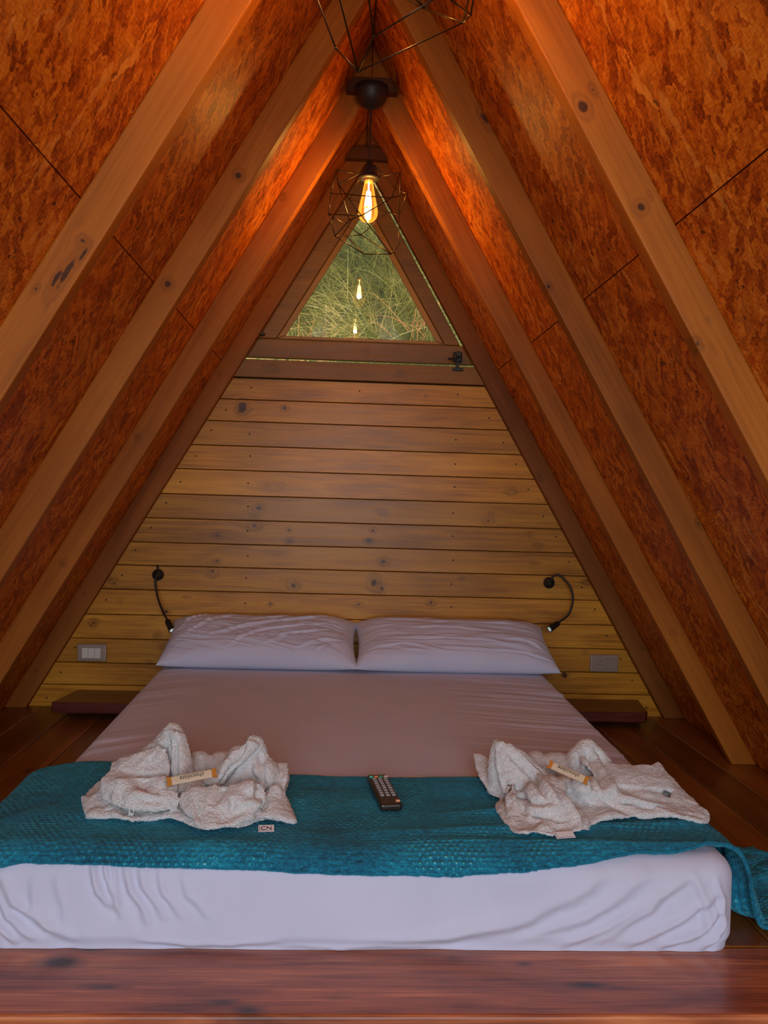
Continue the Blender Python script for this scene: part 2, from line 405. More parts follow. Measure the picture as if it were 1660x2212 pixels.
def rafter(s, i):
    y = RY[i]; d = RD; zb = 0.0 if i < 4 else -.62
    uy = Vector((-s*T, 0, 1)).normalized(); inw = Vector((-s*math.cos(ANG), 0, -math.sin(ANG)))
    # local frame: x up the slope, z inward, y depth ; origin on the roof line at floor height
    # outline on the face: outer line z=0, inner line z=d ; foot cut level, head cut plumb at the ridge
    zf = zb + .0
    def Lx(pt): return (pt-org).dot(uy), (pt-org).dot(inw)
    org = Vector((s*W, y, 0))
    oX = Vector((s*(W-T*zf), y, zf)); off = d*math.sqrt(1+T*T)
    iX = Vector((s*(W-T*zf-off), y, zf)); top_o = Vector((s*.001, y, (W-.001)/T)); top_i = Vector((s*.001, y, (W-off-.001)/T))
    bm = bmesh.new(); n = 40
    pts = []
    a0, a1 = Lx(oX), Lx(top_o); b0, b1 = Lx(iX), Lx(top_i)
    lay = bm.verts.layers.float.new('tone'); t = (i*.37+(s+1)*.21+.13) % 1
    vs_ = add_hexa(bm, [(a0[0], 0, a0[1]), (b0[0], 0, b0[1]), (b0[0], RT, b0[1]), (a0[0], RT, a0[1]), (a1[0], 0, a1[1]), (b1[0], 0, b1[1]), (b1[0], RT, b1[1]), (a1[0], RT, a1[1])])
    for v in bm.verts: v[lay] = t
    bevel(bm, .0035, 2)
    kn = RK.get((s, i), [])
    kk = [(u*L1, v, ru*.85, rv*.85, st*.92) for (u, v, ru, rv, st) in kn]
    mat = wood('stained_pine_rafter', *(tuple(tuple(q*(.68 if i == 0 else 1) for q in c) for c in RAFT)), axis='x', rough=.55, stretch=11, knots=kk, contrast=.75, coat=.0, use_tone=True, tone_amt=.16, knotcol=(.05, .015, .004))  # pair at the wall: deeper stain, with its shade put into the colour
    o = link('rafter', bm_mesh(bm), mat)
    uz = uy.cross(Vector((0, 1, 0)))
    Mx = Matrix((uy, Vector((0, 1, 0)), inw)).transposed()
    o.matrix_world = Matrix.Translation(org) @ Mx.to_4x4()
    return o
side = {-1: 'left', 1: 'right'}
RL = {(-1, 0): 'dark narrow rafter on the left slope flush against the plank wall', (-1, 1): 'second left slope rafter out from the plank wall',
      (-1, 2): 'left slope rafter with two round ringed knots, third out from the plank wall', (-1, 3): 'nearest left slope rafter, pale with a big dark resin scar',
      (1, 0): 'dark narrow rafter on the right slope flush against the plank wall', (1, 1): 'second right slope rafter out from the plank wall, beside the hanging bulb',
      (1, 2): 'right slope rafter with a notch-like knot on its upper edge, third out from wall', (1, 3): 'nearest right slope rafter with several dark oval knots'}
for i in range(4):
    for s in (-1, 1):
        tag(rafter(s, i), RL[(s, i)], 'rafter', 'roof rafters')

# collar blocks tying the rafter pairs just under the ridge
M_COLLAR = wood('dark_collar_wood', (.05, .016, .006), (.10, .032, .011), (.15, .05, .016), axis='x', rough=.6, stretch=10, tone_amt=.05)
COL = [(2.825, .083, .079, 2.142, 2.186, 'short dark collar block under the ridge carrying the farther pendant'),
       (3.44, .088, .078, 2.163, 2.208, 'short dark collar block under the ridge closest to the window'),
       (1.43, .09, .085, 2.142, 2.186, 'short dark collar block under the ridge carrying the nearer pendant')]
for y, xa, xb, z0, z1, lab in COL[:2] + COL[2:]:
    bm = bmesh.new(); add_hexa(bm, [(-xa, y, z0), (xa, y, z0), (xa, y+.038, z0), (-xa, y+.038, z0), (-xa*.72, y, z1), (xa*.72, y, z1), (xa*.72, y+.038, z1), (-xa*.72, y+.038, z1)])
    bevel(bm, .002, 1); o = link('collar_block', bm_mesh(bm), M_COLLAR); tag(o, lab, 'wood block', 'collar blocks under the ridge')

# ------------------------------------------------------------------ back wall of planks
ZS = [-.028, .085, .173, .269, .365, .465, .561, .653, .749, .846, .946, 1.042, 1.139, 1.226, 1.311]
KN = [(-.46, 1.192, .018, .022, 1), (-.295, 1.198, .012, .009, .9), (-.34, 1.165, .010, .006, .5), (.0, 1.262, .006, .006, .5), (.265, 1.268, .008, .007, .7), (-.40, .90, .045, .018, .45), (-.33, .885, .05, .02, .62), (-.385, .80, .016, .010, .9), (-.40, .728-.0, .022, .014, .85),
      (-.40, .77, .03, .03, .6), (-.545, .685, .012, .009, .9), (-.265, .715, .010, .007, .9), (-.262, .67, .012, .008, .9), (.07, .722, .010, .009, .9), (.055, .68, .014, .009, 1), (.24, .695, .004, .003, .7), (.115, .60, .018, .012, .9), (.18, .60, .03, .02, .35),
      (-.56, .545-.0, .018, .018, .8), (-.545, .585, .012, .008, .9), (-.62, .50, .008, .007, .5), (-.24, .495, .02, .016, .85), (-.29, .525, .02, .012, .5), (.08, .515, .020, .024, .9), (.11, .49, .012, .014, .9), (.085, .89, .03, .010, .35), (.10, .80, .03, .016, .6), (.11, .785, .03, .01, .6),
      (.62, .895, .022, .014, .75), (.54, .80, .014, .012, .7), (.53, .775, .02, .013, .8), (.70, .72, .01, .01, .7), (.735, .68, .02, .012, .7), (-.33, .42, .010, .009, .85), (.02, .425, .012, .009, .85), (.31, .44, .014, .012, .85), (-.66, .44, .016, .006, .7), (-.8, .46, .01, .006, .6),
      (-.92, .42, .01, .008, .8), (-.96, .50, .012, .01, .8), (-.94, .49, .008, .012, .8), (-.77, .61, .02, .01, .5), (.43, .54, .012, .006, .8), (.47, .555, .018, .008, .5), (.73, .61, .03, .012, .6), (.94, .54, .016, .010, .8), (-1.02, .33, .014, .012, .85),
      (-.74, .38, .014, .008, .9), (-.79, .36, .02, .008, .7), (-.75, .24, .02, .012, .6), (-.77, .285, .012, .014, .8), (.78, .35, .03, .02, .7), (.86, .16, .014, .012, 1), (.94, .25, .014, .016, .6), (-.80, .18, .01, .006, .8), (.80, .05, .02, .01, .6)]
STY = [(-.385, .91), (.0, .0)]
M_PINE = wood('honey_stained_pine_planks', *PINE, axis='x', rough=.40, stretch=9, knots=KN, contrast=1.35, coat=.10, tone_amt=.22, knotcol=(.055, .014, .003))
bm = bmesh.new(); lay = bm.verts.layers.float.new('tone')
tones = [.11, .23, .05, .37, .09, .31, .17, .03, .29, .13, .41, .60, .77, .21]
for k, (a, b) in enumerate(zip(ZS[:-1], ZS[1:])):
    g = .0014; lo_, hi_ = a+g, b-g
    xa, xb = W-T*lo_-.012, W-T*hi_-.012
    v8 = add_hexa(bm, [(-xa, YB, lo_), (xa, YB, lo_), (xa, YB+.02, lo_), (-xa, YB+.02, lo_), (-xb, YB, hi_), (xb, YB, hi_), (xb, YB+.02, hi_), (-xb, YB+.02, hi_)])
    for v in v8: v[lay] = tones[k]
bevel(bm, .0016, 1)
wb = link('wall_back', bm_mesh(bm), M_PINE); tag(wb, kind='structure')
bm = bmesh.new(); xa, xb = W-T*-.2-.0, W-T*1.37
add_hexa(bm, [(-xa, YB+.021, -.2), (xa, YB+.021, -.2), (xa, YB+.05, -.2), (-xa, YB+.05, -.2), (-xb, YB+.021, 1.37), (xb, YB+.021, 1.37), (xb, YB+.05, 1.37), (-xb, YB+.05, 1.37)])
link('outer_cladding', bm_mesh(bm), M_DARKWOOD, wb)
# nail heads
M_NAIL = plain('dark_nail_head', (.02, .010, .006), .5, .3)
bm = bmesh.new(); add_lathe(bm, [(.0034, .0), (.0034, -.0012), (.0018, -.0018)], axis='y', seg=10); nail_me = bm_mesh(bm); nail_me.materials.append(M_NAIL)
for k, (a, b) in enumerate(zip(ZS[:-1], ZS[1:])):
    zc = (a+b)/2+.004; edge = W-T*zc-RD*L1-.045
    xsn = [-edge, edge]
    if k not in (12,): xsn += [-.427, .392]
    if k < 3: xsn = [-edge, edge]
    if k == 13: xsn = [-.427, -.004, .392]
    for x in xsn:
        n_ = bpy.data.objects.new('nail', nail_me); C.objects.link(n_); n_.parent = wb
        n_.location = (x+random.uniform(-.004, .004), YB, zc+random.uniform(-.008, .008)+(.006 if abs(x) > .8 else 0))

# plank-wall top rail below the window
M_SASH = wood('dark_stained_window_wood', (.11, .042, .004), (.23, .092, .008), (.33, .145, .016), axis='x', rough=.42, stretch=9, contrast=.7, coat=.0, tone_amt=.12,
              knots=((-.35, 1.35, .03, .02, .7), (.16, 1.345, .012, .01, .8), (.02, 1.44, .014, .012, .7), (-.37, 1.43, .02, .03, .4)))
bm = bmesh.new(); lay = bm.verts.layers.float.new('tone')
xa, xb = W-T*1.313-.012, W-T*1.376-.012
for v in add_hexa(bm, [(-xa, YB-.014, 1.314), (xa, YB-.014, 1.314), (xa, YB+.05, 1.314), (-xa, YB+.05, 1.314), (-xb, YB-.014, 1.384), (xb, YB-.014, 1.384), (xb, YB+.05, 1.384), (-xb, YB+.05, 1.384)]): v[lay] = .6
bevel(bm, .002, 1)
tr = link('trim_3', bm_mesh(bm), M_SASH); tag(tr, kind='structure')

# ------------------------------------------------------------------ window: triangular top-hung sash, bottom pushed out a little
win = empty('window_1', (0, YB+.006, 2.17)); tag(win, kind='structure')
TILT = 2.4*D2R
ZT = 2.17
def tl(x, y, z):
    """sash-plane coordinates (y depth from face, z height) -> world, hinged at ZT"""
    dz = z-ZT; return Vector((x, (YB+.004) + y*math.cos(TILT) - dz*math.sin(TILT), ZT + dz*math.cos(TILT) + y*math.sin(TILT)))
def sash_piece(name, poly, y0, y1, t, mat=M_SASH, bev=.0025):
    bm = bmesh.new(); lay = bm.verts.layers.float.new('tone')
    a = [bm.verts.new(tl(x, y0, z)) for x, z in poly]; b = [bm.verts.new(tl(x, y1, z)) for x, z in poly]; n = len(poly)
    bm.faces.new(a); bm.faces.new(b[::-1])
    for k in range(n): bm.faces.new((a[k], b[k], b[(k+1) % n], a[(k+1) % n]))
    for v in bm.verts: v[lay] = t
    bevel(bm, bev, 1)
    return link(name, bm_mesh(bm), mat, win)
zb0, zb1 = 1.399, 1.474
AP = 2.19
def outer(z): return .474*(AP-z)/(AP-zb0)
def outr(z): return outer(z)-.008*sm(z, 1.35, 1.9)-.003
inner = lambda z: .333*(2.03-z)/(2.03-zb1)
sash_piece('bottom_rail', [(-.474, zb0), (.466, zb0), (outer(zb1)-.008, zb1), (-outer(zb1), zb1)], 0, .034, .35)
sash_piece('side_stile', [(-outer(zb1+.0015), zb1+.0015), (-.338, zb1+.0015), (0-.0007, 2.035), (-.0007, AP-.002)], 0, .034, .52)
sash_piece('side_stile', [(.338, zb1+.0015), (.4005, zb1+.0015), (.060, 2.055), (.0007, 2.150), (.0007, 2.035)], 0, .034, .83)
M_BEAD = wood('warm_glazing_bead', (.20, .085, .012), (.36, .165, .022), (.46, .23, .035), axis='x', rough=.4, stretch=6, contrast=.5, tone_amt=.05)
sash_piece('glazing_bead', [(-.334, zb1+.003), (.334, zb1+.003), (.302, 1.489), (-.302, 1.489)], .006, .03, .2, M_BEAD, .001)
sash_piece('glazing_bead', [(-.334, zb1+.004), (-.303, 1.491), (-.002, 1.992), (-.002, 2.03)], .006, .03, .2, M_BEAD, .001)
sash_piece('glazing_bead', [(.334, zb1+.004), (.002, 2.03), (.002, 1.992), (.303, 1.491)], .006, .03, .2, M_BEAD, .001)
g = NT('window_glass'); tr_ = g.n('ShaderNodeBsdfTransparent'); gl = g.n('ShaderNodeBsdfGlossy'); gl.inputs['Roughness'].default_value = 0.0
fr = g.n('ShaderNodeFresnel'); fr.inputs[0].default_value = 1.6; mx = g.n('ShaderNodeMixShader')
g.l(g.math('MULTIPLY_ADD', fr.outputs[0], .8, .005), mx.inputs[0]); g.l(tr_.outputs[0], mx.inputs[1]); g.l(gl.outputs[0], mx.inputs[2]); g.l(mx.outputs[0], g.out.inputs[0])
tr_.inputs[0].default_value = (.96, .94, .90, 1)
sash_piece('glass_pane', [(-.31, 1.482), (.31, 1.482), (0, 2.0)], .012, .014, 0, g.m, .0)
# latch
lt = empty('window_latch', (.386, YB-.02, 1.385)); tag(lt, 'black metal window latch at the right end of the sash', 'latch')
bm = bmesh.new(); add_box(bm, .368, .404, YB-.016, YB+.004, 1.402, 1.442); bevel(bm, .006, 2)
add_lathe(bm, [(.0, -.028), (.010, -.028), (.013, -.024), (.013, -.012)], (.388, YB, 1.430), 'y', 16); link('latch_body', bm_mesh(bm), M_BLACK, lt)
bm = bmesh.new(); add_tube(bm, catmull([(.388, YB-.024, 1.424), (.372, YB-.03, 1.412), (.346, YB-.032, 1.411)], 5), [.006]*5+[.0045]*6, 8); link('latch_lever', bm_mesh(bm), M_BLACK, lt)
bm = bmesh.new(); add_box(bm, .380, .392, YB-.016, YB-.004, 1.372, 1.404); add_box(bm, .366, .408, YB-.024, YB-.0145, 1.366, 1.378); bevel(bm, .002, 1); link('strike_plate', bm_mesh(bm), M_BLACK, lt)
# stay bracket at the left
bm = bmesh.new(); p = [(-.412, 1.480), (-.382, 1.480), (-.378, 1.486), (-.394, 1.500), (-.402, 1.497)]
a = [bm.verts.new((x, YB-.014, z)) for x, z in p]; b = [bm.verts.new((x, YB+.008, z)) for x, z in p]
bm.faces.new(a); bm.faces.new(b[::-1])
for k in range(5): bm.faces.new((a[k], b[k], b[(k+1) % 5], a[(k+1) % 5]))
bevel(bm, .002, 1)
tag(link('window_stay', bm_mesh(bm), M_BLACK), 'small dark metal stay bracket at the left foot of the triangular sash', 'bracket')

# ------------------------------------------------------------------ outside: grassy bank behind the cabin
def bank_mat():
    m = NT('dry_bank_soil'); tc = m.n('ShaderNodeTexCoord').outputs['Object']
    n1 = m.noise(tc, 5, 6, .7).outputs[0]
    m.l(m.ramp(n1, [(.3, (.025, .028, .004)), (.5, (.075, .075, .010)), (.7, (.16, .14, .03))]), m.b.inputs['Base Color']); m.b.inputs['Roughness'].default_value = .95
    m.bump(n1, .8, .05); return m.m
n1, n2 = 60, 60
u = np.linspace(-4.5, 4.5, n1)[:, None]*np.ones((1, n2)); v = np.linspace(0, 1, n2)[None, :]*np.ones((n1, 1))
BY = lambda v: 4.7+v*4.6
BZ = lambda v: -.6+v*6.4
bumps = vnoise(u*1.3, v*7, 4)*.18
me = grid_mesh('bank', u, BY(v)-bumps*.8, BZ(v)+bumps*.6)
hb = link('hillside', me, bank_mat(), smooth=True); tag(hb, kind='structure')
bm = bmesh.new(); add_box(bm, -14, 14, -14, 4.9, -.75, -.68); o = link('ground', bm_mesh(bm), bank_mat()); tag(o, kind='structure')
# grass blades
NB = 15000
gm = NT('grass_blades'); ga = gm.n('ShaderNodeAttribute', attribute_name='tone').outputs['Fac']
gm.l(gm.ramp(ga, [(0, (.045, .05, .004)), (.3, (.17, .155, .016)), (.6, (.38, .30, .06)), (.86, (.74, .58, .19)), (.93, (.65, .22, .06)), (1, (.75, .33, .10))]), gm.b.inputs['Base Color'])
gm.b.inputs['Roughness'].default_value = .7
bx = RNG.uniform(-2.0, 2.0, NB); bv = RNG.uniform(.22, .78, NB)
tn = np.clip(vnoise(bx*2.2+9, bv*14, 21, 2)*.55+.42+RNG.normal(0, .17, NB), 0, .88)
red = (vnoise(bx*2+40, bv*12+5, 8, 2) > .22) & (RNG.random(NB) < .4); tn[red] = RNG.uniform(.92, 1, red.sum())
by = BY(bv); bz = BZ(bv)+.02
L = RNG.uniform(.16, .50, NB); ang = RNG.normal(0, .75, NB)+vnoise(bx*1.7, bv*9, 3)*1.0; wd = RNG.uniform(.0016, .0042, NB)
seg = 5; vts = np.zeros((NB, seg*2, 3)); dirx = np.sin(ang); dirz = np.cos(ang); out = RNG.uniform(.2, .9, NB); droop = RNG.uniform(.2, 1.3, NB)
for k in range(seg):
    t = k/(seg-1); r = L*t
    cx_ = bx+dirx*r+dirx*droop*t*t*.12; cz_ = bz+dirz*r*.8-droop*t*t*L*.55+.1*t; cy_ = by-out*r*.55
    ww = wd*(1-t*.85); vts[:, 2*k] = np.stack([cx_-ww*dirz, cy_, cz_+ww*dirx], -1); vts[:, 2*k+1] = np.stack([cx_+ww*dirz, cy_, cz_-ww*dirx], -1)
me = bpy.data.meshes.new('grass'); me.vertices.add(NB*seg*2); me.vertices.foreach_set('co', vts.astype(np.float32).ravel())
base = (np.arange(NB)*seg*2)[:, None]; fc = np.concatenate([base+np.array([[2*k, 2*k+1, 2*k+3, 2*k+2]]) for k in range(seg-1)], 1).reshape(-1, 4)
me.loops.add(fc.size); me.loops.foreach_set('vertex_index', fc.astype(np.int32).ravel()); me.polygons.add(len(fc)); me.polygons.foreach_set('loop_start', np.arange(0, fc.size, 4, dtype=np.int32)); me.update(calc_edges=True)
at = me.attributes.new('tone', 'FLOAT', 'POINT'); at.data.foreach_set('value', np.repeat(tn, seg*2).astype(np.float32))
go = link('dry_grass', me, gm.m); tag(go, 'tangled green and straw grass on the bank outside the window', 'grass', kind='stuff')

# ------------------------------------------------------------------ pendant lamps
CV = dict(A=(-.102, -.038, .10), B=(-.095, -.096, .036), C=(-.118, -.03, .029), D=(-.122, -.054, -.043), E=(-.101, -.01, -.097), F=(-.058, -.104, -.074), G=(-.022, -.122, -.065), H=(-.058, .112, .061), I=(.067, -.123, -.008),
          J=(.087, .068, .086), K=(.097, -.042, .099), L=(.119, -.045, .034), M=(.103, .094, .01), N=(.102, .025, -.107), O=(.077, .0, -.143), P=(-.009, .037, -.136), Q=(-.067, .107, -.06), R=(-.018, .13, -.048), S=(.067, .12, .027), X=(.097, .049, .088),
          T=(.018, -.012, .128), c=(-.024, 0, .102), d=(.030, 0, .098))
CE = 'TB TJ Ac dK AC AB CD BG GO BF HS Hc SM DG GI IL DE EF FG IJ JL KI KM LM MN NO EQ QP PO QR RO RS DR CI EP'.split()
M_WIRE = plain('dark_bronze_wire', (.045, .028, .018), .35, .7)
M_AMBER = None
am = NT('amber_bulb_glass'); t_ = am.n('ShaderNodeBsdfTransparent'); t_.inputs[0].default_value = (1, .72, .30, 1)
gl = am.n('ShaderNodeBsdfGlossy'); gl.inputs['Roughness'].default_value = .03; fr = am.n('ShaderNodeFresnel'); fr.inputs[0].default_value = 1.45
mx = am.n('ShaderNodeMixShader'); am.l(fr.outputs[0], mx.inputs[0]); am.l(t_.outputs[0], mx.inputs[1]); am.l(gl.outputs[0], mx.inputs[2])
em = am.n('ShaderNodeEmission'); em.inputs[0].default_value = (1, .38, .05, 1); em.inputs[1].default_value = .38
ad = am.n('ShaderNodeAddShader'); am.l(mx.outputs[0], ad.inputs[0]); am.l(em.outputs[0], ad.inputs[1]); am.l(ad.outputs[0], am.out.inputs[0])
M_FIL = plain('glowing_filament', (1, .7, .4), .5, 0, (1, .70, .38), 70)
M_BRASS = plain('bulb_cap', (.5, .3, .1), .3, .9)
def pendant(x, y, zc, rz, label, canopy_top, cs=1.0):
    root = empty('pendant_lamp', (x, y, zc)); tag(root, label, 'pendant lamp', 'geometric cage pendants')
    R = Matrix.Rotation(rz, 3, 'Z'); o3 = Vector((x, y, zc))
    bm = bmesh.new()
    for e in CE:
        a, b = (R @ Vector(CV[q])*cs+o3 for q in e); add_tube(bm, [a, b], .0016, 6)
    for v in CV.values(): bmesh.ops.create_icosphere(bm, subdivisions=1, radius=.0028, matrix=Matrix.Translation(R @ Vector(v)*cs+o3))
    link('wire_cage', bm_mesh(bm), M_WIRE, root, True)
    bm = bmesh.new(); add_lathe(bm, [(.004, .150), (.008, .148), (.013, .135), (.024, .122), (.028, .104), (.028, .098), (.034, .094), (.034, .090), (.018, .088)], o3, 'z', 24); link('lamp_holder', bm_mesh(bm), M_BLACK, root, True)
    bm = bmesh.new(); add_lathe(bm, [(.0135, .104), (.0135, .086), (.013, .078)], o3, 'z', 20); link('bulb_cap', bm_mesh(bm), M_BRASS, root, True)
    bm = bmesh.new(); add_lathe(bm, [(.0135, .086), (.0145, .075), (.018, .055), (.023, .030), (.0285, .006), (.0312, -.010), (.031, -.022), (.027, -.034), (.018, -.043), (.008, -.047), (.0012, -.0478)], o3, 'z', 28, cap=False)
    bulb = link('bulb', bm_mesh(bm), am.m, root, True)
    bm = bmesh.new()
    for k in range(6):
        a = k*math.pi/3+.3; add_tube(bm, [o3+Vector((math.cos(a)*.005, math.sin(a)*.005, .050)), o3+Vector((math.cos(a)*.010, math.sin(a)*.012, .006))], .0021, 6)
    add_tube(bm, [o3+Vector((0, 0, .078)), o3+Vector((0, 0, .05))], .002, 6)
    link('filament', bm_mesh(bm), M_FIL, bulb)
    bm = bmesh.new(); add_tube(bm, [o3+Vector((0, 0, .148)), Vector((x, y, canopy_top-.06))], .0028, 8); link('cord', bm_mesh(bm), M_BLACK, root)
    bm = bmesh.new(); add_lathe(bm, [(.003, -.068), (.010, -.066), (.030, -.058), (.044, -.042), (.0505, -.02), (.052, 0)], (x, y, canopy_top), 'z', 28); link('ceiling_rose', bm_mesh(bm), M_BLACK, root, True)
    l = bpy.data.lights.new('bulb_light', 'POINT'); l.energy = BULB_W; l.color = (1, .58, .24); l.shadow_soft_size = .012
    q = bpy.data.objects.new('bulb_light', l); C.objects.link(q); q.location = o3+Vector((0, 0, .0)); q.parent = root; q.matrix_parent_inverse = Matrix.Translation(root.location).inverted()
pendant(-.002, 2.80, 1.765, 0, 'cage pendant with glowing amber bulb hanging in front of the window', 2.142)
pendant(-.002, 1.45, 1.735, 2.2, 'nearer cage pendant cut off by the top of the picture', 2.142, 1.12)
# ------------------------------------------------------------------ mattress with fitted sheet
def sheet_mat():
    m = NT('white_cotton_sheet'); tc = m.n('ShaderNodeTexCoord').outputs['Object']
    n1 = m.noise(tc, 260, 2).outputs[0]; n2 = m.noise(tc, 7, 3).outputs[0]
    m.l(m.ramp(n2, [(.3, (.54, .57, .74)), (.7, (.58, .61, .78))]), m.b.inputs['Base Color']); m.b.inputs['Roughness'].default_value = .85
    m.b.inputs['Sheen Weight'].default_value = .15; m.bump(n1, .08, .001); return m.m
M_SHEET = sheet_mat()
MX0, MX1, MY0, MY1 = -.712, .722, 1.638, 3.505
def ztop(y): return .18+(y-1.75)/(3.3-1.75)*.04
def draped(P, Q, off=0.0, rc=.055, re=.045, side=.19):
    """flat coords (P,Q) -> points over the mattress; overhang folds down the sides. returns X,Y,Z and outward dirs"""
    x0, x1, y0, y1 = MX0+rc, MX1-rc, MY0+rc, MY1-rc
    qx = np.clip(P, x0, x1); qy = np.clip(Q, y0, y1); dx = P-qx; dy = Q-qy; l = np.hypot(dx, dy)+1e-9; nx, ny = dx/l, dy/l
    a = rc-re; zt = ztop(qy)
    ll = np.minimum(l, a+re*math.pi/2+np.maximum(zt-re, .01))
    th = np.clip((ll-a)/re, 0, math.pi/2); down = np.maximum(ll-a-re*math.pi/2, 0)
    r = np.where(ll < a, ll, a+re*np.sin(th)); z = np.where(ll < a, zt, zt-re*(1-np.cos(th)))-down
    nrx = np.where(ll < a, 0, np.sin(th))*nx; nry = np.where(ll < a, 0, np.sin(th))*ny; nz = np.where(ll < a, 1, np.cos(th))
    z = np.maximum(z, .0)
    return qx+nx*r+nrx*off, qy+ny*r+nry*off, z+nz*off, nrx, nry, nz, ll
NU, NV = 620, 760
ov = .235
P, Q = np.meshgrid(np.linspace(MX0-ov, MX1+ov, NU), np.linspace(MY0-ov, MY1+ov, NV), indexing='ij')
X, Y, Z, nx, ny, nz, ll = draped(P, Q)
def ridge(u, v, pts, w, amp, asym=0.0):
    """smooth ridge along polyline in (u,v)"""
    best = np.full(u.shape, 9.0); tt = np.zeros(u.shape); tot = len(pts)-1
    for i in range(tot):
        (ax, ay), (bx_, by_) = pts[i], pts[i+1]; ex, ey = bx_-ax, by_-ay; L2 = ex*ex+ey*ey
        t = np.clip(((u-ax)*ex+(v-ay)*ey)/L2, 0, 1); d = np.hypot(u-ax-t*ex, v-ay-t*ey); sgn = np.sign((u-ax)*ey-(v-ay)*ex)
        k = d < np.abs(best); best = np.where(k, d*np.where(sgn == 0, 1, sgn), best); tt = np.where(k, (i+t)/tot, tt)
    f = np.exp(-(best/w)**2)-.55*np.exp(-((best-w*1.7)/(w*1.1))**2)
    return amp*f*np.sin(np.clip(tt, 0, 1)*math.pi)**.6
disp = np.zeros_like(X)
front = np.clip(-ny, 0, 1)*(Q < MY0+.06)
fm = sm(-ny, .35, .95)*(nz < .9)
U, V = X, Z
R = [  # (points on the front face x,z ; width ; amp)
    ([(.44, .02), (.54, .08), (.62, .15)], .011, .0055), ([(.30, .03), (.42, .07), (.55, .155)], .014, .005), ([(.10, .03), (.28, .055), (.40, .11), (.46, .16)], .018, .006),
    ([(.50, .01), (.60, .06), (.68, .12)], .010, .006), ([(.56, .005), (.64, .04), (.69, .085)], .009, .006), ([(.37, .01), (.46, .05), (.58, .12)], .010, .004), ([(.62, .16), (.655, .10), (.66, .03)], .010, .004),
    ([(.64, .005), (.68, .03), (.70, .07)], .008, .005), ([(-.03, .02), (.15, .03), (.32, .08)], .016, .004), ([(.67, .15), (.69, .10), (.695, .03)], .007, .004),
    ([(-.505, .16), (-.485, .11), (-.45, .075)], .008, .006), ([(-.478, .165), (-.465, .12), (-.44, .06)], .007, .006), ([(-.462, .165), (-.455, .13), (-.45, .09)], .005, .004), ([(-.44, .165), (-.425, .11), (-.39, .05)], .009, .0055),
    ([(-.41, .165), (-.40, .12), (-.36, .06)], .010, .005), ([(-.375, .16), (-.365, .11), (-.33, .06)], .008, .004), ([(-.335, .16), (-.32, .11), (-.28, .06)], .009, .003), ([(-.56, .15), (-.55, .08), (-.54, .03)], .010, .0025),
    ([(-.665, .15), (-.64, .09), (-.58, .045), (-.52, .02)], .012, .007), ([(-.675, .12), (-.65, .06), (-.60, .02)], .010, .006), ([(-.685, .09), (-.665, .04), (-.63, .01)], .008, .006), ([(-.60, .14), (-.60, .08), (-.56, .03)], .012, .004),
    ([(-.42, .02), (-.30, .012), (-.15, .02)], .008, .005), ([(-.15, .006), (.0, .010), (.2, .004)], .006, .003)]
for pts, wd_, am_ in R: disp += fm*ridge(U+.006*vnoise(U*25, V*25, 71), V+.008*vnoise(U*14, V*20, 72), pts, wd_*.85, am_*1.45)
# faint vertical sway of the front sheet
disp += fm*.0035*vnoise(U*4, V*3, 5)+fm*.0018*vnoise(U*26, V*5, 15, 2)*sm(-U, .1, .5)
# top: tension wrinkles along both edges
topm = (nz > .85)
er = sm(X, .20, .66)*sm(3.35-Y, 0, .3); el = sm(-X, .42, .68)
wv = vnoise(X*2.2+20, Y*30+X*6, 31, 2)
disp += topm*er*np.clip(wv, -.25, 1)*.012*np.sin(np.clip((Y-1.9)/1.4, 0, 1)*math.pi)**.5
wl_ = vnoise(X*3+50, Y*22-X*14, 37, 2)
disp += topm*el*np.clip(wl_, -.1, 1)*.006
disp += topm*.003*vnoise(X*1.7, Y*1.5, 41)
X2, Y2, Z2 = X+nx*disp, Y+ny*disp, np.maximum(Z+nz*disp, .0005)
# the tucked hem bulges at the foot of the face
hem = sm(.03-Z, 0, .025)*(nz < .4); X2 -= nx*hem*.008; Y2 -= ny*hem*.008
me = grid_mesh('mattress', X2, Y2, Z2)
mt = link('mattress', me, M_SHEET, smooth=True); tag(mt, 'low mattress in a white fitted sheet lying on the dark floorboards', 'mattress')
def surf_z(x, y, off=0.0): return ztop(y)+off

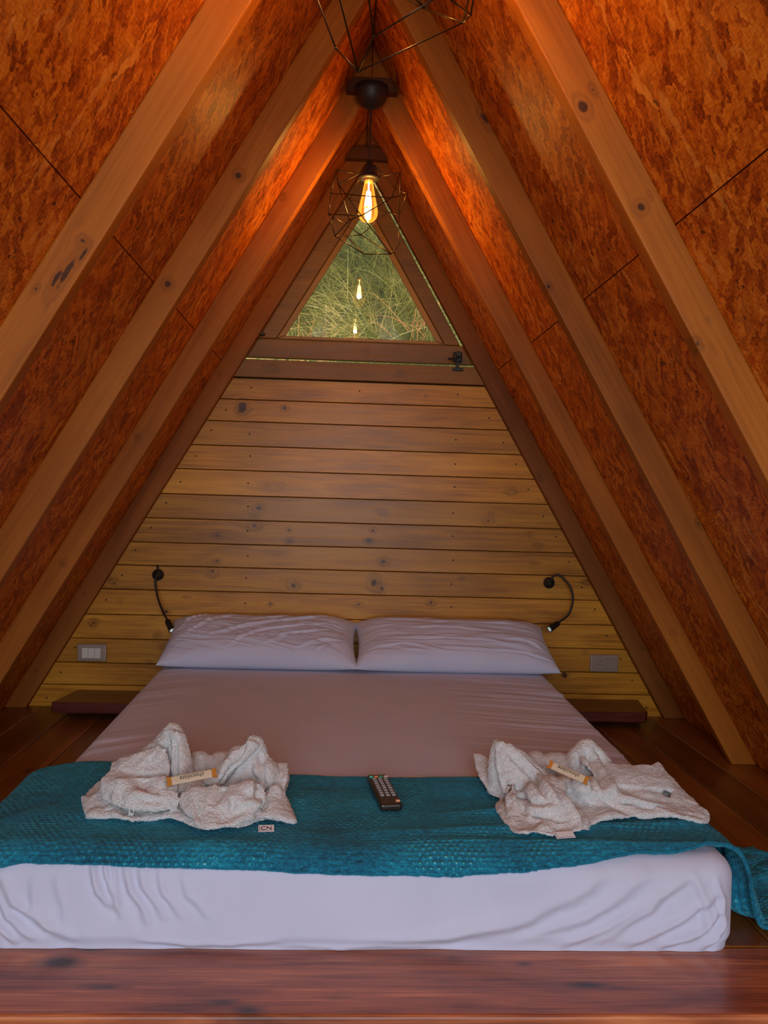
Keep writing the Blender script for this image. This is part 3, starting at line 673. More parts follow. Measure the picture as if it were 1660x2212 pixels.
# ------------------------------------------------------------------ teal throw blanket over the foot of the bed
def blanket_mat():
    m = NT('teal_waffle_fleece'); uv = m.n('ShaderNodeTexCoord').outputs['UV']
    sep = m.n('ShaderNodeSeparateXYZ'); m.l(uv, sep.inputs[0])
    nz_ = m.noise(m.mapping(uv, (300, 300, 1)), 1, 3, .7).outputs[0]
    wrp = m.noise(uv, 14, 2).outputs[0]
    k = 2*math.pi/.0135
    a = m.math('SINE', m.math('ADD', m.math('MULTIPLY', sep.outputs[0], k), m.math('MULTIPLY', wrp, 3)))
    ph = m.math('MULTIPLY', m.math('SIGN', m.math('SINE', m.math('MULTIPLY', sep.outputs[1], k/1.6/1))), math.pi/2)
    a = m.math('SINE', m.math('ADD', m.math('MULTIPLY_ADD', wrp, 7.0, m.math('MULTIPLY', sep.outputs[0], k)), ph))
    b = m.math('SINE', m.math('MULTIPLY', sep.outputs[1], k/1.6))
    h = m.math('MULTIPLY', m.math('MULTIPLY_ADD', a, .5, .5), m.math('ABSOLUTE', b))
    pile = m.noise(m.mapping(uv, (60, 130, 1)), 1, 4, .65).outputs[0]
    big = m.noise(uv, 5, 3).outputs[0]
    patch = m.ramp(m.noise(uv, 7, 3, .6).outputs[0], [(.42, (.25, .25, .25)), (.58, (1, 1, 1))])
    h = m.math('MULTIPLY', h, patch)
    f = m.math('ADD', m.math('MULTIPLY', m.math('POWER', h, 3.0), .26), m.math('ADD', m.math('MULTIPLY', pile, .75), m.math('MULTIPLY', nz_, .45)))
    f = m.math('SUBTRACT', f, .11)
    f = m.math('ADD', f, m.math('MULTIPLY_ADD', big, .5, -.25))
    col = m.ramp(f, [(.27, (.0, .04, .075)), (.45, (.001, .14, .25)), (.60, (.003, .26, .42)), (.76, (.03, .45, .60)), (.9, (.35, .80, .90))])
    m.l(col, m.b.inputs['Base Color']); m.b.inputs['Roughness'].default_value = .9
    m.b.inputs['Sheen Weight'].default_value = .5; m.b.inputs['Sheen Roughness'].default_value = .4; m.b.inputs['Sheen Tint'].default_value = (.15, .6, .7, 1)
    m.bump(m.math('ADD', m.math('MULTIPLY', h, 1.0), m.math('MULTIPLY', pile, 1.2)), .9, .006); return m.m
M_BLANKET = blanket_mat()
# cross-section profile (arc length from the middle) : top -> bulging side -> floor
def side_profile(s):
    x1 = (MX1 if s > 0 else -MX0); e_ = 0 if s > 0 else .03
    pts = [(0, None), (x1-.09, None), (x1-.03, -.002), (x1+.022+e_, -.020), (x1+.045+e_*1.3, -.055), (x1+.050+e_*1.3, -.10), (x1+.056+e_, -.14), (x1+.075+e_*.5, -.168), (x1+.12, -.176), (x1+.19, -.177), (x1+.30, -.178)]
    pp = [Vector((a, 0, 0 if b is None else b)) for a, b in pts]; cc = [pp[0]]+catmull(pp[1:], 10)
    arc = [0]
    for a, b in zip(cc[:-1], cc[1:]): arc.append(arc[-1]+(b-a).length)
    return np.array(arc), np.array([c.x for c in cc]), np.array([c.z for c in cc])
NUb, NVb = 900, 230
S = np.linspace(-1.02, 1.10, NUb)
Xs = np.zeros(NUb); Zs = np.zeros(NUb)
for s in (-1, 1):
    arc, ax, az = side_profile(s); k = (S*s >= 0); Xs[k] = s*np.interp(abs(S[k]), arc, ax); Zs[k] = np.interp(abs(S[k]), arc, az)
vfrac = np.linspace(0, 1, NVb)
# front edge measured as arc past the bed's front corner line, back edge as a y value
fe_x = np.array([-1.1, -.78, -.69, -.62, -.45, -.24, .0, .17, .32, .44, .52, .60, .655, .69, .72, .80, 1.1])
fe_v = .009+np.array([1.60, 1.60, 1.605, 1.618, 1.612, 1.606, 1.602, 1.602, 1.612, 1.628, 1.646, 1.650, 1.662, 1.680, 1.700, 1.700, 1.690])
be_x = np.array([-1.1, -.72, -.60, -.40, -.16, .1, .3, .5, .70, .8, 1.1]); be_v = np.array([2.10, 2.12, 2.135, 2.105, 2.062, 2.05, 2.055, 2.07, 2.085, 2.08, 2.10])
FE = np.interp(S, fe_x, fe_v); BE = np.interp(S, be_x, be_v)
FE = FE+.002*vnoise(S*30, S*0, 3)+.0012*vnoise(S*120, S*0, 4); BE = BE+.003*vnoise(S*20, S*0, 6)
Qb = FE[:, None]+(BE-FE)[:, None]*vfrac[None, :]; Sb = S[:, None]*np.ones((1, NVb))
Xb = Xs[:, None]*np.ones((1, NVb)); zd = Zs[:, None]*np.ones((1, NVb))
# front fall over the rounded front edge
rc, re = .055, .045
y0 = MY0+rc; OFF = .007
dyf = np.maximum(y0-Qb, 0); a_ = rc-re; th = np.clip((dyf-a_)/(re+OFF), 0, math.pi/2); dn = np.maximum(dyf-a_-(re+OFF)*math.pi/2, 0)
onside = sm(abs(Sb), .66, .74)
Yf = np.where(dyf > a_, y0-a_-(re+OFF)*np.sin(th), Qb); Zdf = np.where(dyf > a_, -(re+OFF)*(1-np.cos(th))-dn, 0)
Yb = Yf*(1-onside)+np.maximum(Qb, 1.64)*onside
Zb = ztop(np.clip(Yb, 1.7, 4))+OFF+zd+Zdf*(1-onside)
fall = sm(-zd, .0, .12)
# folds
fold = .010*np.exp(-((Yb-1.80-.06*np.sin(Xb*3))/.018)**2)*sm(Xb, .1, .35)*(1-onside)+.007*np.exp(-((Yb-1.745-.09*np.clip(Xb-.2, -.3, .5))/.016)**2)*sm(Xb, -.2, .3)*(1-onside)
fold += .006*np.exp(-((Yb-1.70+.03*Xb)/.014)**2)*sm(Xb, .0, .3)*(1-onside)
fold += .005*vnoise(Xb*4, Yb*9, 17)+.0022*vnoise(Xb*14, Yb*20, 19)+.005
Zb += fold*(1-fall)
sg = np.sign(Xb)
drape = (.022*np.sin((Yb-1.7)*2*math.pi/.105+.6*vnoise(Yb*6, Xb*0, 8))+.012*vnoise(Yb*12, Zb*3, 9))*sm(-zd, .02, .15)
Xb += sg*drape*(zd > -.172)+sg*drape*.8*(zd <= -.172)
pud = sm(abs(Sb), .93, 1.0)
Zb = np.maximum(Zb, .006)+sm(-zd, .165, .176)*(.022*np.abs(vnoise(Yb*11, abs(Sb)*12, 12, 2))+.004)
me = grid_mesh('blanket', Xb, Yb, Zb, (Sb, Qb))
bl = link('throw_blanket', me, M_BLANKET, smooth=True)
md = bl.modifiers.new('t', 'SOLIDIFY'); md.thickness = .006; md.offset = 1
me = baked(bl)
for p in me.polygons: p.use_smooth = True
tag(bl, 'teal waffle fleece throw blanket across the foot of the white mattress', 'blanket')
# fuzzy fringe of pile along the front edge
def fringe():
    n = 5200; rr = np.random.default_rng(3); i = rr.integers(0, NUb-1, n); t = rr.random(n)
    p = np.stack([Xb[i, 0]*(1-t)+Xb[i+1, 0]*t, Yb[i, 0]*(1-t)+Yb[i+1, 0]*t, Zb[i, 0]*(1-t)+Zb[i+1, 0]*t+.003], -1)
    d = np.stack([rr.normal(0, .35, n), -.25+rr.normal(0, .2, n), -1+rr.normal(0, .3, n)], -1); d /= np.linalg.norm(d, axis=1)[:, None]
    l = rr.uniform(.002, .006, n)[:, None]; w_ = np.array([.0005, 0, 0]); q = p+d*l
    co = np.stack([p-w_, p+w_, q], 1).reshape(-1, 3); me = bpy.data.meshes.new('fringe'); me.from_pydata(co.tolist(), [], [(3*k, 3*k+1, 3*k+2) for k in range(n)]); return me
fo = link('pile_fringe', fringe(), M_BLANKET, bl)

# ------------------------------------------------------------------ pillows
def pillow(cx, wdt, label, seed, wr, yaw_=0, zoff=0, flip=1):
    n = 260; u, v = np.meshgrid(np.linspace(-1, 1, n), np.linspace(-1, 1, n), indexing='ij')
    dep, thk = .345, .150
    prof = np.clip((1-np.abs(u)**5.5), 0, 1)**.5*np.clip((1-np.abs(v)**2.8), 0, 1)**.5
    ear = np.abs(u*v)**3
    pin = 1-.05*(1-np.abs(v)**2)*np.abs(u)**6-.0
    x = u*wdt/2*(1-.035*(1-v*v)*np.abs(u)**3+.01*ear); y = v*dep/2*(1-.07*(1-u*u)*np.abs(v)**3+.03*ear)
    x = x*flip
    h = thk/2*prof*(1+.12*vnoise(u*1.5+seed, v*1.5, seed))
    wrk = np.zeros_like(u)
    for pts, w_, a_ in wr: wrk += ridge(u+.05*vnoise(u*4, v*4, seed), v+.10*vnoise(u*3, v*3, seed+1), pts, w_*.8, a_*.75)
    ur = u*2.6-v*.9*flip*(1 if seed < 9 else -.2); vr = v*2.2+u*1.2*(1 if seed < 9 else .2)
    wrk += .0065*(.5-np.abs(vnoise(ur*.9+seed, vr*3.2, seed+21, 2)))*sm(1-np.maximum(abs(u), abs(v)), 0, .3)
    edge = sm(np.maximum(abs(u), abs(v)), .55, .97)
    rad = vnoise(np.arctan2(v, u)*9+seed, np.hypot(u, v)*1.5, seed+5, 2)
    wrk += .0035*edge*rad*(1-sm(np.maximum(abs(u), abs(v)), .97, 1))
    top = h+wrk*sm(1-np.maximum(abs(u), abs(v)), 0, .08); bot = -h*.62
    def put(z):
        # tip the pillow back against the wall
        a = 19*D2R; yy = y*math.cos(a)-z*math.sin(a); zz = y*math.sin(a)+z*math.cos(a)
        zz = zz+.0; return x+cx, yy+3.338, zz+.293+zoff
    A = put(top); B = put(bot)
    def clampz(q): q_ = list(q); q_[2] = np.maximum(q_[2], ztop(q_[1])+.003); q_[1] = np.minimum(q_[1], YB-.006); return q_
    A, B = clampz(A), clampz(B)
    bm = bmesh.new(); me1 = grid_mesh('a', *A, (u, v)); me2 = grid_mesh('b', *[q[::-1] for q in B], (u, v)); bm.from_mesh(me1); bm.from_mesh(me2)
    bmesh.ops.remove_doubles(bm, verts=bm.verts, dist=.0006); me = bm_mesh(bm)
    o = link('pillow', me, M_SHEET, smooth=True); tag(o, label, 'pillow', 'white pillows'); return o
pl = pillow(-.343, .715, 'left white pillow with diagonal creases leaning on the plank wall', 3,
       [([(-.55, -.5), (-.1, .1), (.5, .55)], .05, .008), ([(-.35, -.75), (.0, -.2), (.65, .25)], .045, .008), ([(.0, -.8), (.3, -.35), (.8, -.05)], .04, .007), ([(.35, -.8), (.6, -.5), (.9, -.35)], .035, .006),
        ([(-.8, -.4), (-.6, .2), (-.3, .75)], .05, .008), ([(-.9, .0), (-.75, .5), (-.6, .9)], .04, .007), ([(.1, .2), (.45, .5), (.8, .8)], .05, .006), ([(-.2, .3), (.1, .6), (.3, .85)], .05, .005), ([(.55, -.9), (.62, -.7), (.68, -.5)], .02, .004)])
pr = pillow(.380, .745, 'right white pillow, smoother and fuller, with a pointed far corner', 11,
       [([(-.8, -.3), (.0, -.35), (.8, -.6)], .05, .005), ([(-.8, .1), (.0, .05), (.7, -.1)], .05, .004), ([(-.7, .5), (.0, .45), (.7, .35)], .06, .004), ([(.35, -.75), (.65, -.7), (.95, -.8)], .04, .006), ([(.5, -.3), (.75, -.4), (.95, -.6)], .04, .006), ([(-.9, -.6), (-.5, -.55), (-.1, -.8)], .04, .004)])

# ------------------------------------------------------------------ wall shelves beside the bed
M_SHELF = wood('dark_red_varnished_shelf', (.045, .008, .006), (.095, .016, .010), (.15, .028, .016), axis='x', rough=.32, coat=.3, stretch=9, tone_amt=.05)
def shelf(p, label):
    bm = bmesh.new(); lay = bm.verts.layers.float.new('tone')
    a = [bm.verts.new((x, y, .026)) for x, y in p]; b = [bm.verts.new((x, y, .066)) for x, y in p]
    bm.faces.new(a[::-1]); bm.faces.new(b)
    for k in range(len(p)): bm.faces.new((a[k], a[(k+1) % len(p)], b[(k+1) % len(p)], b[k]))
    for v in bm.verts: v[lay] = .4
    bevel(bm, .003, 2); o = link('wall_shelf', bm_mesh(bm), M_SHELF); tag(o, label, 'shelf', 'low shelves beside the bed')
shelf([(-1.106, 3.30), (-.735, 3.30), (-.735, 3.519), (-1.072, 3.519)], 'low dark red shelf board to the left of the mattress')
shelf([(.765, 3.30), (1.118, 3.30), (1.132, 3.315), (1.165, 3.519), (.765, 3.519)], 'low dark red shelf board to the right of the mattress')

# ------------------------------------------------------------------ light switch and socket
M_PLATE = plain('champagne_plastic_plate', (.36, .27, .22), .35, .35)
M_MOD = plain('pale_switch_module', (.62, .60, .56), .4)
M_HOLE = plain('socket_hole', (.01, .01, .01), .6)
def plate(name, x0, x1, z0, z1, label, cat):
    root = empty(name, ((x0+x1)/2, YB, z0)); tag(root, label, cat)
    bm = bmesh.new(); add_box(bm, x0, x1, YB-.013, YB, z0, z1); bevel(bm, .004, 3); link('cover_plate', bm_mesh(bm), M_PLATE, root); return root
sw = plate('light_switch', -1.077, -.964, .180, .248, 'champagne light switch with three pale rockers on left plank wall', 'light switch')
for k in range(3):
    x = -1.058+.0245*k; bm = bmesh.new(); add_box(bm, x, x+.0235, YB-.0165, YB-.010, .193, .233); bevel(bm, .0015, 2); link('rocker', bm_mesh(bm), M_MOD, sw)
so = plate('power_socket', .960, 1.075, .178, .247, 'champagne power socket plate on the right of the plank wall', 'power socket')
bm = bmesh.new(); add_box(bm, .981, 1.018, YB-.016, YB-.010, .191, .233); bevel(bm, .0015, 2); sk = link('socket_insert', bm_mesh(bm), M_PLATE, so)
bm = bmesh.new(); add_lathe(bm, [(.0022, -.0163), (.0022, -.0168)], (1.0, YB, .221), 'y', 10)
for x in (.993, 1.006): add_box(bm, x-.0008, x+.0008, YB-.0168, YB-.0160, .203, .212)
link('socket_slots', bm_mesh(bm), M_HOLE, sk)
bm = bmesh.new(); add_box(bm, 1.0195, 1.056, YB-.016, YB-.010, .191, .233); bevel(bm, .0015, 2); link('blank_insert', bm_mesh(bm), M_PLATE, so)

# ------------------------------------------------------------------ gooseneck reading lamps
M_LENS = plain('lamp_lens', (.6, .7, .66), .12, 0, (.7, .9, .85), .35)
def reader(x, z, neck, head_a, head_b, label, stub):
    root = empty('reading_lamp', (x, YB, z)); tag(root, label, 'reading lamp', 'gooseneck reading lamps')
    bm = bmesh.new(); add_lathe(bm, [(.0225, 0), (.0225, -.012), (.019, -.018), (.011, -.021), (.009, -.030), (.0, -.031)], (x, YB, z), 'y', 24); link('wall_base', bm_mesh(bm), M_BLACK, root, True)
    bm = bmesh.new(); add_tube(bm, stub, .0045, 8); link('swivel_switch', bm_mesh(bm), M_BLACK, root, True)
    bm = bmesh.new(); add_tube(bm, catmull(neck, 8), .0042, 8); link('gooseneck', bm_mesh(bm), M_BLACK, root, True)
    a, b = Vector(head_a), Vector(head_b); d = (b-a)
    bm = bmesh.new(); add_tube(bm, [a-d*.12, a, a+d*.03, b-d*.08, b, b-d*.01], [.006, .0065, .0115, .0125, .0135, .0105], 16); hd = link('lamp_head', bm_mesh(bm), M_BLACK, root, True)
    bm = bmesh.new(); add_tube(bm, [b-d*.03, b-d*.005, b+d*.01], [.0104, .0104, .006], 16); link('lens', bm_mesh(bm), M_LENS, hd, True)
reader(-.772, .526, [(-.775, YB-.030, .520), (-.776, YB-.034, .490), (-.762, YB-.050, .440), (-.738, YB-.075, .395), (-.716, YB-.095, .363)], (-.713, YB-.098, .358), (-.690, YB-.125, .326),
       'black gooseneck reading lamp on the left drooping straight towards the pillow', [(-.773, YB-.012, .535), (-.773, YB-.014, .566)])
reader(.783, .532, [(.783, YB-.028, .540), (.795, YB-.035, .562), (.822, YB-.045, .562), (.858, YB-.055, .520), (.868, YB-.06, .468), (.850, YB-.07, .415), (.812, YB-.08, .385)], (.805, YB-.082, .380), (.768, YB-.10, .358),
       'black gooseneck reading lamp on the right curled into a hook shape', [(.781, YB-.012, .532), (.781, YB-.030, .540)])

# ------------------------------------------------------------------ towels
def towel_mat():
    m = NT('white_terry_cloth'); tc = m.n('ShaderNodeTexCoord').outputs['Object']
    n1 = m.noise(tc, 330, 3, .7).outputs[0]; vo = m.n('ShaderNodeTexVoronoi'); vo.inputs['Scale'].default_value = 420; m.l(tc, vo.inputs['Vector'])
    m.l(m.ramp(n1, [(.3, (.66, .68, .70)), (.6, (.86, .88, .90))]), m.b.inputs['Base Color']); m.b.inputs['Roughness'].default_value = .95
    m.b.inputs['Sheen Weight'].default_value = .3
    m.bump(m.math('ADD', n1, vo.outputs['Distance']), .8, .004); return m.m
M_TOWEL = towel_mat()
def add_ell(bm, c, r, rot=(0, 0, 0), p=None):
    Mx = Matrix.Translation(c) @ Matrix.Rotation(rot[2], 4, 'Z') @ Matrix.Rotation(rot[1], 4, 'Y') @ Matrix.Rotation(rot[0], 4, 'X') @ Matrix.Diagonal((*r, 1))
    bmesh.ops.create_uvsphere(bm, u_segments=32, v_segments=20, radius=1, matrix=Mx)
def add_sheet(bm, rows, th=.006, n=10):
    """rows of 3-D points -> smooth thick sheet"""
    cr = [catmull(r, n) for r in rows]; m = len(cr[0]); cols = [catmull([r[j] for r in cr], n) for j in range(m)]
    k = len(cols[0]); P3 = np.array([[list(cols[j][i]) for j in range(m)] for i in range(k)])
    du = np.gradient(P3, axis=0); dv = np.gradient(P3, axis=1); N = np.cross(du, dv); N /= (np.linalg.norm(N, axis=2, keepdims=True)+1e-9)
    A, B = P3+N*th/2, P3-N*th/2
    va = [[bm.verts.new(A[i, j]) for j in range(m)] for i in range(k)]; vb = [[bm.verts.new(B[i, j]) for j in range(m)] for i in range(k)]
    for i in range(k-1):
        for j in range(m-1):
            bm.faces.new((va[i][j], va[i][j+1], va[i+1][j+1], va[i+1][j])); bm.faces.new((vb[i][j], vb[i+1][j], vb[i+1][j+1], vb[i][j+1]))
    for i in range(k-1):
        bm.faces.new((va[i][0], va[i+1][0], vb[i+1][0], vb[i][0])); bm.faces.new((va[i][-1], vb[i][-1], vb[i+1][-1], va[i+1][-1]))
    for j in range(m-1):
        bm.faces.new((va[0][j], vb[0][j], vb[0][j+1], va[0][j+1])); bm.faces.new((va[-1][j], va[-1][j+1], vb[-1][j+1], vb[-1][j]))
def add_loft(bm, secs, n=28):
    """secs: (cx, cy, z, rx, ry, rot, crease) closed rings bottom to top"""
    rings = []
    for (cx, cy, z, rx, ry, ro, cr) in secs:
        ring = []
        for k in range(n):
            a = 2*math.pi*k/n; f = 1-cr*math.exp(-(((a-4.71+math.pi) % (2*math.pi)-math.pi)/.5)**2)
            px, py = math.cos(a)*rx*f, math.sin(a)*ry*f
            ring.append(bm.verts.new((cx+px*math.cos(ro)-py*math.sin(ro), cy+px*math.sin(ro)+py*math.cos(ro), z)))
        rings.append(ring)
    for a, b in zip(rings[:-1], rings[1:]):
        for k in range(n): bm.faces.new((a[k], a[(k+1) % n], b[(k+1) % n], b[k]))
    bm.faces.new(rings[0][::-1]); bm.faces.new(rings[-1])
def outline_sheet(bm, pts, th=.007, lift=.004, seed=1, amp=.006, cen=None):
    """flat irregular hem sheet lying on the bed"""
    P2 = [Vector((x, y, 0)) for x, y in pts]; P2 = catmull(P2+[P2[0]], 6)[:-1]; n = len(P2)
    c = sum(P2, Vector())/n if cen is None else Vector((*cen, 0)); K = 14; tops = []; bots = []
    for k in range(K+1):
        f = k/K; ra, rb = [], []
        for j, p in enumerate(P2):
            q = c+(p-c)*max(f, .001); z = ztop(q.y)+.016+lift+amp*(math.sin(j*.55+seed)+math.sin(j*.23+seed*2))*f*.6+amp*(1-f)*1.0+amp*.6
            if f > .95: z -= amp*.5
            ra.append(bm.verts.new((q.x, q.y, z+th/2))); rb.append(bm.verts.new((q.x, q.y, z-th/2)))
        tops.append(ra); bots.append(rb)
    for k in range(K):
        for j in range(n):
            j2 = (j+1) % n; bm.faces.new((tops[k][j], tops[k][j2], tops[k+1][j2], tops[k+1][j])); bm.faces.new((bots[k][j], bots[k+1][j], bots[k+1][j2], bots[k][j2]))
    for j in range(n):
        j2 = (j+1) % n; bm.faces.new((tops[K][j], tops[K][j2], bots[K][j2], bots[K][j]))
    bm.faces.new(tops[0]); bm.faces.new(bots[0][::-1])
def finish_towel(bm, label, grooves, seed, vox=.0027):
    me = bpy.data.meshes.new('towel'); bmesh.ops.recalc_face_normals(bm, faces=bm.faces); bm.to_mesh(me); bm.free()
    o = link('folded_towel', me, M_TOWEL)
    md = o.modifiers.new('r', 'REMESH'); md.mode = 'VOXEL'; md.voxel_size = vox
    md = o.modifiers.new('s', 'SMOOTH'); md.iterations = 5; md.factor = .5
    me = baked(o)
    n = len(me.vertices); co = np.empty(n*3, np.float32); me.vertices.foreach_get('co', co); co = co.reshape(-1, 3).astype(float)
    no = np.empty(n*3, np.float32); me.vertices.foreach_get('normal', no); no = no.reshape(-1, 3)
    face = sm(-no[:, 1]+.6*no[:, 2], -.3, .3); d = np.zeros(n)
    for (pts, wd_, am_) in grooves:
        d += face*ridge(co[:, 0], co[:, 2], pts, wd_*1.15, am_*1.7)*(co[:, 1] < 9)
    d += .0038*vnoise(co[:, 0]*34, co[:, 2]*34+co[:, 1]*26, seed, 3)+.0016*vnoise(co[:, 0]*190, co[:, 2]*170+co[:, 1]*170, seed+3, 2)
    low = sm(co[:, 2]-ztop(co[:, 1])-.012, .0, .012)
    co += no*(d*(.25+.75*low))[:, None]
    me.vertices.foreach_set('co', co.astype(np.float32).ravel()); me.update()
    for p in me.polygons: p.use_smooth = True
    me.materials.clear(); me.materials.append(M_TOWEL)
    tag(o, label, 'towel', 'folded towels'); return o

# left towel
bm = bmesh.new()
outline_sheet(bm, [(-.588, 1.868), (-.560, 1.80), (-.548, 1.768), (-.50, 1.762), (-.45, 1.755), (-.41, 1.772), (-.36, 1.755), (-.306, 1.712), (-.25, 1.722), (-.202, 1.768), (-.133, 1.762), (-.15, 1.84), (-.165, 1.90), (-.165, 2.03), (-.25, 2.06), (-.38, 2.06), (-.50, 2.03), (-.57, 1.95)], seed=2, cen=(-.36, 1.88))
# tall left peak with its shoulder
add_loft(bm, [(-.452, 1.935, .20, .088, .070, 0, 0), (-.450, 1.935, .235, .080, .060, 0, .10), (-.440, 1.938, .262, .068, .048, 0, .15), (-.428, 1.940, .288, .050, .036, 0, .2), (-.418, 1.940, .312, .034, .027, 0, .2), (-.412, 1.938, .333, .022, .020, 0, .1), (-.411, 1.936, .345, .010, .010, 0, 0)])
add_ell(bm, (-.498, 1.925, .235), (.044, .05, .045), (0, .25, 0))
add_sheet(bm, [[(-.412, 1.915, .340), (-.398, 1.905, .335), (-.388, 1.92, .325)], [(-.405, 1.895, .30), (-.385, 1.890, .30), (-.372, 1.91, .295)], [(-.400, 1.875, .26), (-.380, 1.865, .255), (-.366, 1.90, .25)], [(-.395, 1.86, .235), (-.375, 1.85, .225), (-.360, 1.89, .22)]], .012)
add_sheet(bm, [[(-.530, 1.90, .268), (-.505, 1.885, .282), (-.45, 1.89, .30), (-.42, 1.90, .30)], [(-.528, 1.865, .262), (-.49, 1.85, .268), (-.44, 1.86, .270), (-.41, 1.87, .27)], [(-.515, 1.845, .256), (-.47, 1.835, .254), (-.43, 1.845, .252), (-.40, 1.85, .255)]], .012)
# left front lobe (rolled over)
add_ell(bm, (-.462, 1.838, .225), (.066, .055, .037), (0, .12, -.1))
add_ell(bm, (-.485, 1.850, .240), (.044, .05, .030), (0, .1, 0))
add_ell(bm, (-.425, 1.835, .222), (.046, .045, .028), (0, .2, 0))
add_sheet(bm, [[(-.530, 1.86, .265), (-.47, 1.83, .262), (-.41, 1.825, .262), (-.385, 1.83, .245)], [(-.535, 1.83, .250), (-.48, 1.785, .245), (-.42, 1.780, .245), (-.375, 1.80, .232)], [(-.525, 1.81, .225), (-.475, 1.765, .220), (-.42, 1.765, .215), (-.372, 1.79, .215)]], .010)
# skirt at the left
add_sheet(bm, [[(-.535, 1.87, .235), (-.55, 1.84, .222), (-.57, 1.84, .212)], [(-.51, 1.82, .215), (-.54, 1.80, .206), (-.562, 1.80, .203)], [(-.45, 1.79, .205), (-.50, 1.775, .200), (-.55, 1.77, .198)]], .007)
# right peak
add_loft(bm, [(-.245, 1.915, .20, .075, .060, 0, 0), (-.247, 1.915, .235, .068, .050, 0, .12), (-.246, 1.917, .262, .056, .040, 0, .15), (-.242, 1.917, .287, .042, .032, 0, .18), (-.237, 1.915, .307, .028, .023, 0, .18), (-.234, 1.913, .322, .017, .016, 0, .1), (-.233, 1.912, .331, .008, .008, 0, 0)])
add_sheet(bm, [[(-.250, 1.89, .315), (-.235, 1.885, .325), (-.222, 1.895, .315)], [(-.285, 1.88, .285), (-.262, 1.87, .290), (-.250, 1.88, .288)], [(-.318, 1.87, .262), (-.295, 1.86, .262), (-.280, 1.87, .262)], [(-.335, 1.86, .24), (-.31, 1.85, .24), (-.292, 1.86, .24)]], .012)
add_ell(bm, (-.205, 1.90, .240), (.030, .045, .045), (0, -.15, 0))
# back bumps between the peaks
add_ell(bm, (-.36, 1.985, .228), (.035, .04, .045)); add_ell(bm, (-.315, 1.99, .228), (.035, .04, .042)); add_ell(bm, (-.335, 1.90, .215), (.07, .05, .035))
# front right fold
add_ell(bm, (-.262, 1.800, .222), (.062, .055, .028), (0, -.12, .3))
add_ell(bm, (-.236, 1.795, .238), (.030, .032, .030), (0, .5, 0))
add_sheet(bm, [[(-.350, 1.82, .248), (-.335, 1.80, .252), (-.29, 1.80, .252), (-.235, 1.80, .262), (-.205, 1.81, .258)], [(-.368, 1.79, .228), (-.335, 1.765, .236), (-.29, 1.76, .240), (-.235, 1.765, .246), (-.197, 1.79, .240)], [(-.345, 1.75, .213), (-.320, 1.735, .219), (-.28, 1.74, .222), (-.235, 1.75, .222), (-.200, 1.78, .222)], [(-.308, 1.708, .202), (-.300, 1.70, .203), (-.27, 1.715, .206), (-.235, 1.735, .206), (-.205, 1.76, .208)]], .009)
# right hanging corner and hem
add_sheet(bm, [[(-.190, 1.93, .262), (-.160, 1.93, .262)], [(-.185, 1.88, .235), (-.158, 1.88, .250)], [(-.180, 1.85, .220), (-.165, 1.85, .215)]], .007)
add_sheet(bm, [[(-.215, 1.83, .222), (-.185, 1.84, .245), (-.165, 1.85, .232), (-.160, 1.86, .215)], [(-.225, 1.79, .212), (-.195, 1.80, .222), (-.170, 1.80, .218), (-.150, 1.82, .206)], [(-.24, 1.75, .204), (-.20, 1.76, .206), (-.165, 1.765, .204), (-.135, 1.765, .200)]], .007)
TL = finish_towel(bm, 'white towel folded into a bow with two tall peaks, left side of bed', [
    ([(-.405, .325), (-.398, .29), (-.392, .25)], .006, -.010), ([(-.50, .268), (-.45, .262), (-.40, .25)], .006, -.008), ([(-.52, .255), (-.48, .262), (-.44, .27)], .006, .006), ([(-.47, .275), (-.44, .295), (-.42, .325)], .007, .005),
    ([(-.25, .325), (-.262, .295), (-.285, .255), (-.30, .235)], .006, -.009), ([(-.222, .30), (-.212, .27), (-.205, .24)], .006, -.006), ([(-.24, .25), (-.215, .248), (-.195, .235)], .006, -.006),
    ([(-.52, .235), (-.50, .222), (-.46, .212), (-.42, .212)], .005, -.006), ([(-.49, .252), (-.485, .235), (-.475, .225)], .006, -.005), ([(-.44, .245), (-.43, .238), (-.40, .235)], .006, -.004),
    ([(-.262, .248), (-.258, .236), (-.262, .225)], .005, -.007), ([(-.34, .248), (-.325, .225), (-.305, .205)], .004, -.004), ([(-.285, .215), (-.25, .222), (-.215, .235)], .006, -.004), ([(-.195, .235), (-.20, .222), (-.215, .212)], .005, -.006)], 51)

# right towel
bm = bmesh.new()
outline_sheet(bm, [(.30, 1.90), (.283, 1.84), (.30, 1.72), (.345, 1.705), (.40, 1.712), (.45, 1.735), (.47, 1.765), (.55, 1.795), (.63, 1.795), (.70, 1.782), (.735, 1.82), (.725, 1.87), (.722, 1.97), (.715, 2.07), (.67, 2.10), (.55, 2.10), (.42, 2.06), (.33, 1.98)], seed=5, cen=(.50, 1.90))
# left standing triangle
add_loft(bm, [(.335, 1.945, .20, .055, .045, 0, 0), (.338, 1.945, .235, .056, .036, 0, .1), (.330, 1.948, .262, .046, .030, 0, .1), (.318, 1.950, .288, .032, .024, 0, .1), (.307, 1.950, .306, .018, .018, 0, 0), (.303, 1.950, .320, .009, .010, 0, 0)])
add_sheet(bm, [[(.296, 1.935, .320), (.306, 1.925, .322), (.318, 1.93, .312)], [(.294, 1.92, .29), (.320, 1.905, .295), (.350, 1.92, .290)], [(.296, 1.90, .255), (.335, 1.885, .26), (.385, 1.90, .262)], [(.305, 1.88, .220), (.345, 1.865, .230), (.395, 1.88, .243)]], .010)
add_sheet(bm, [[(.318, 1.925, .315), (.345, 1.915, .298), (.375, 1.91, .275), (.405, 1.90, .25)], [(.326, 1.94, .312), (.355, 1.935, .295), (.385, 1.93, .27), (.41, 1.92, .25)]], .010)
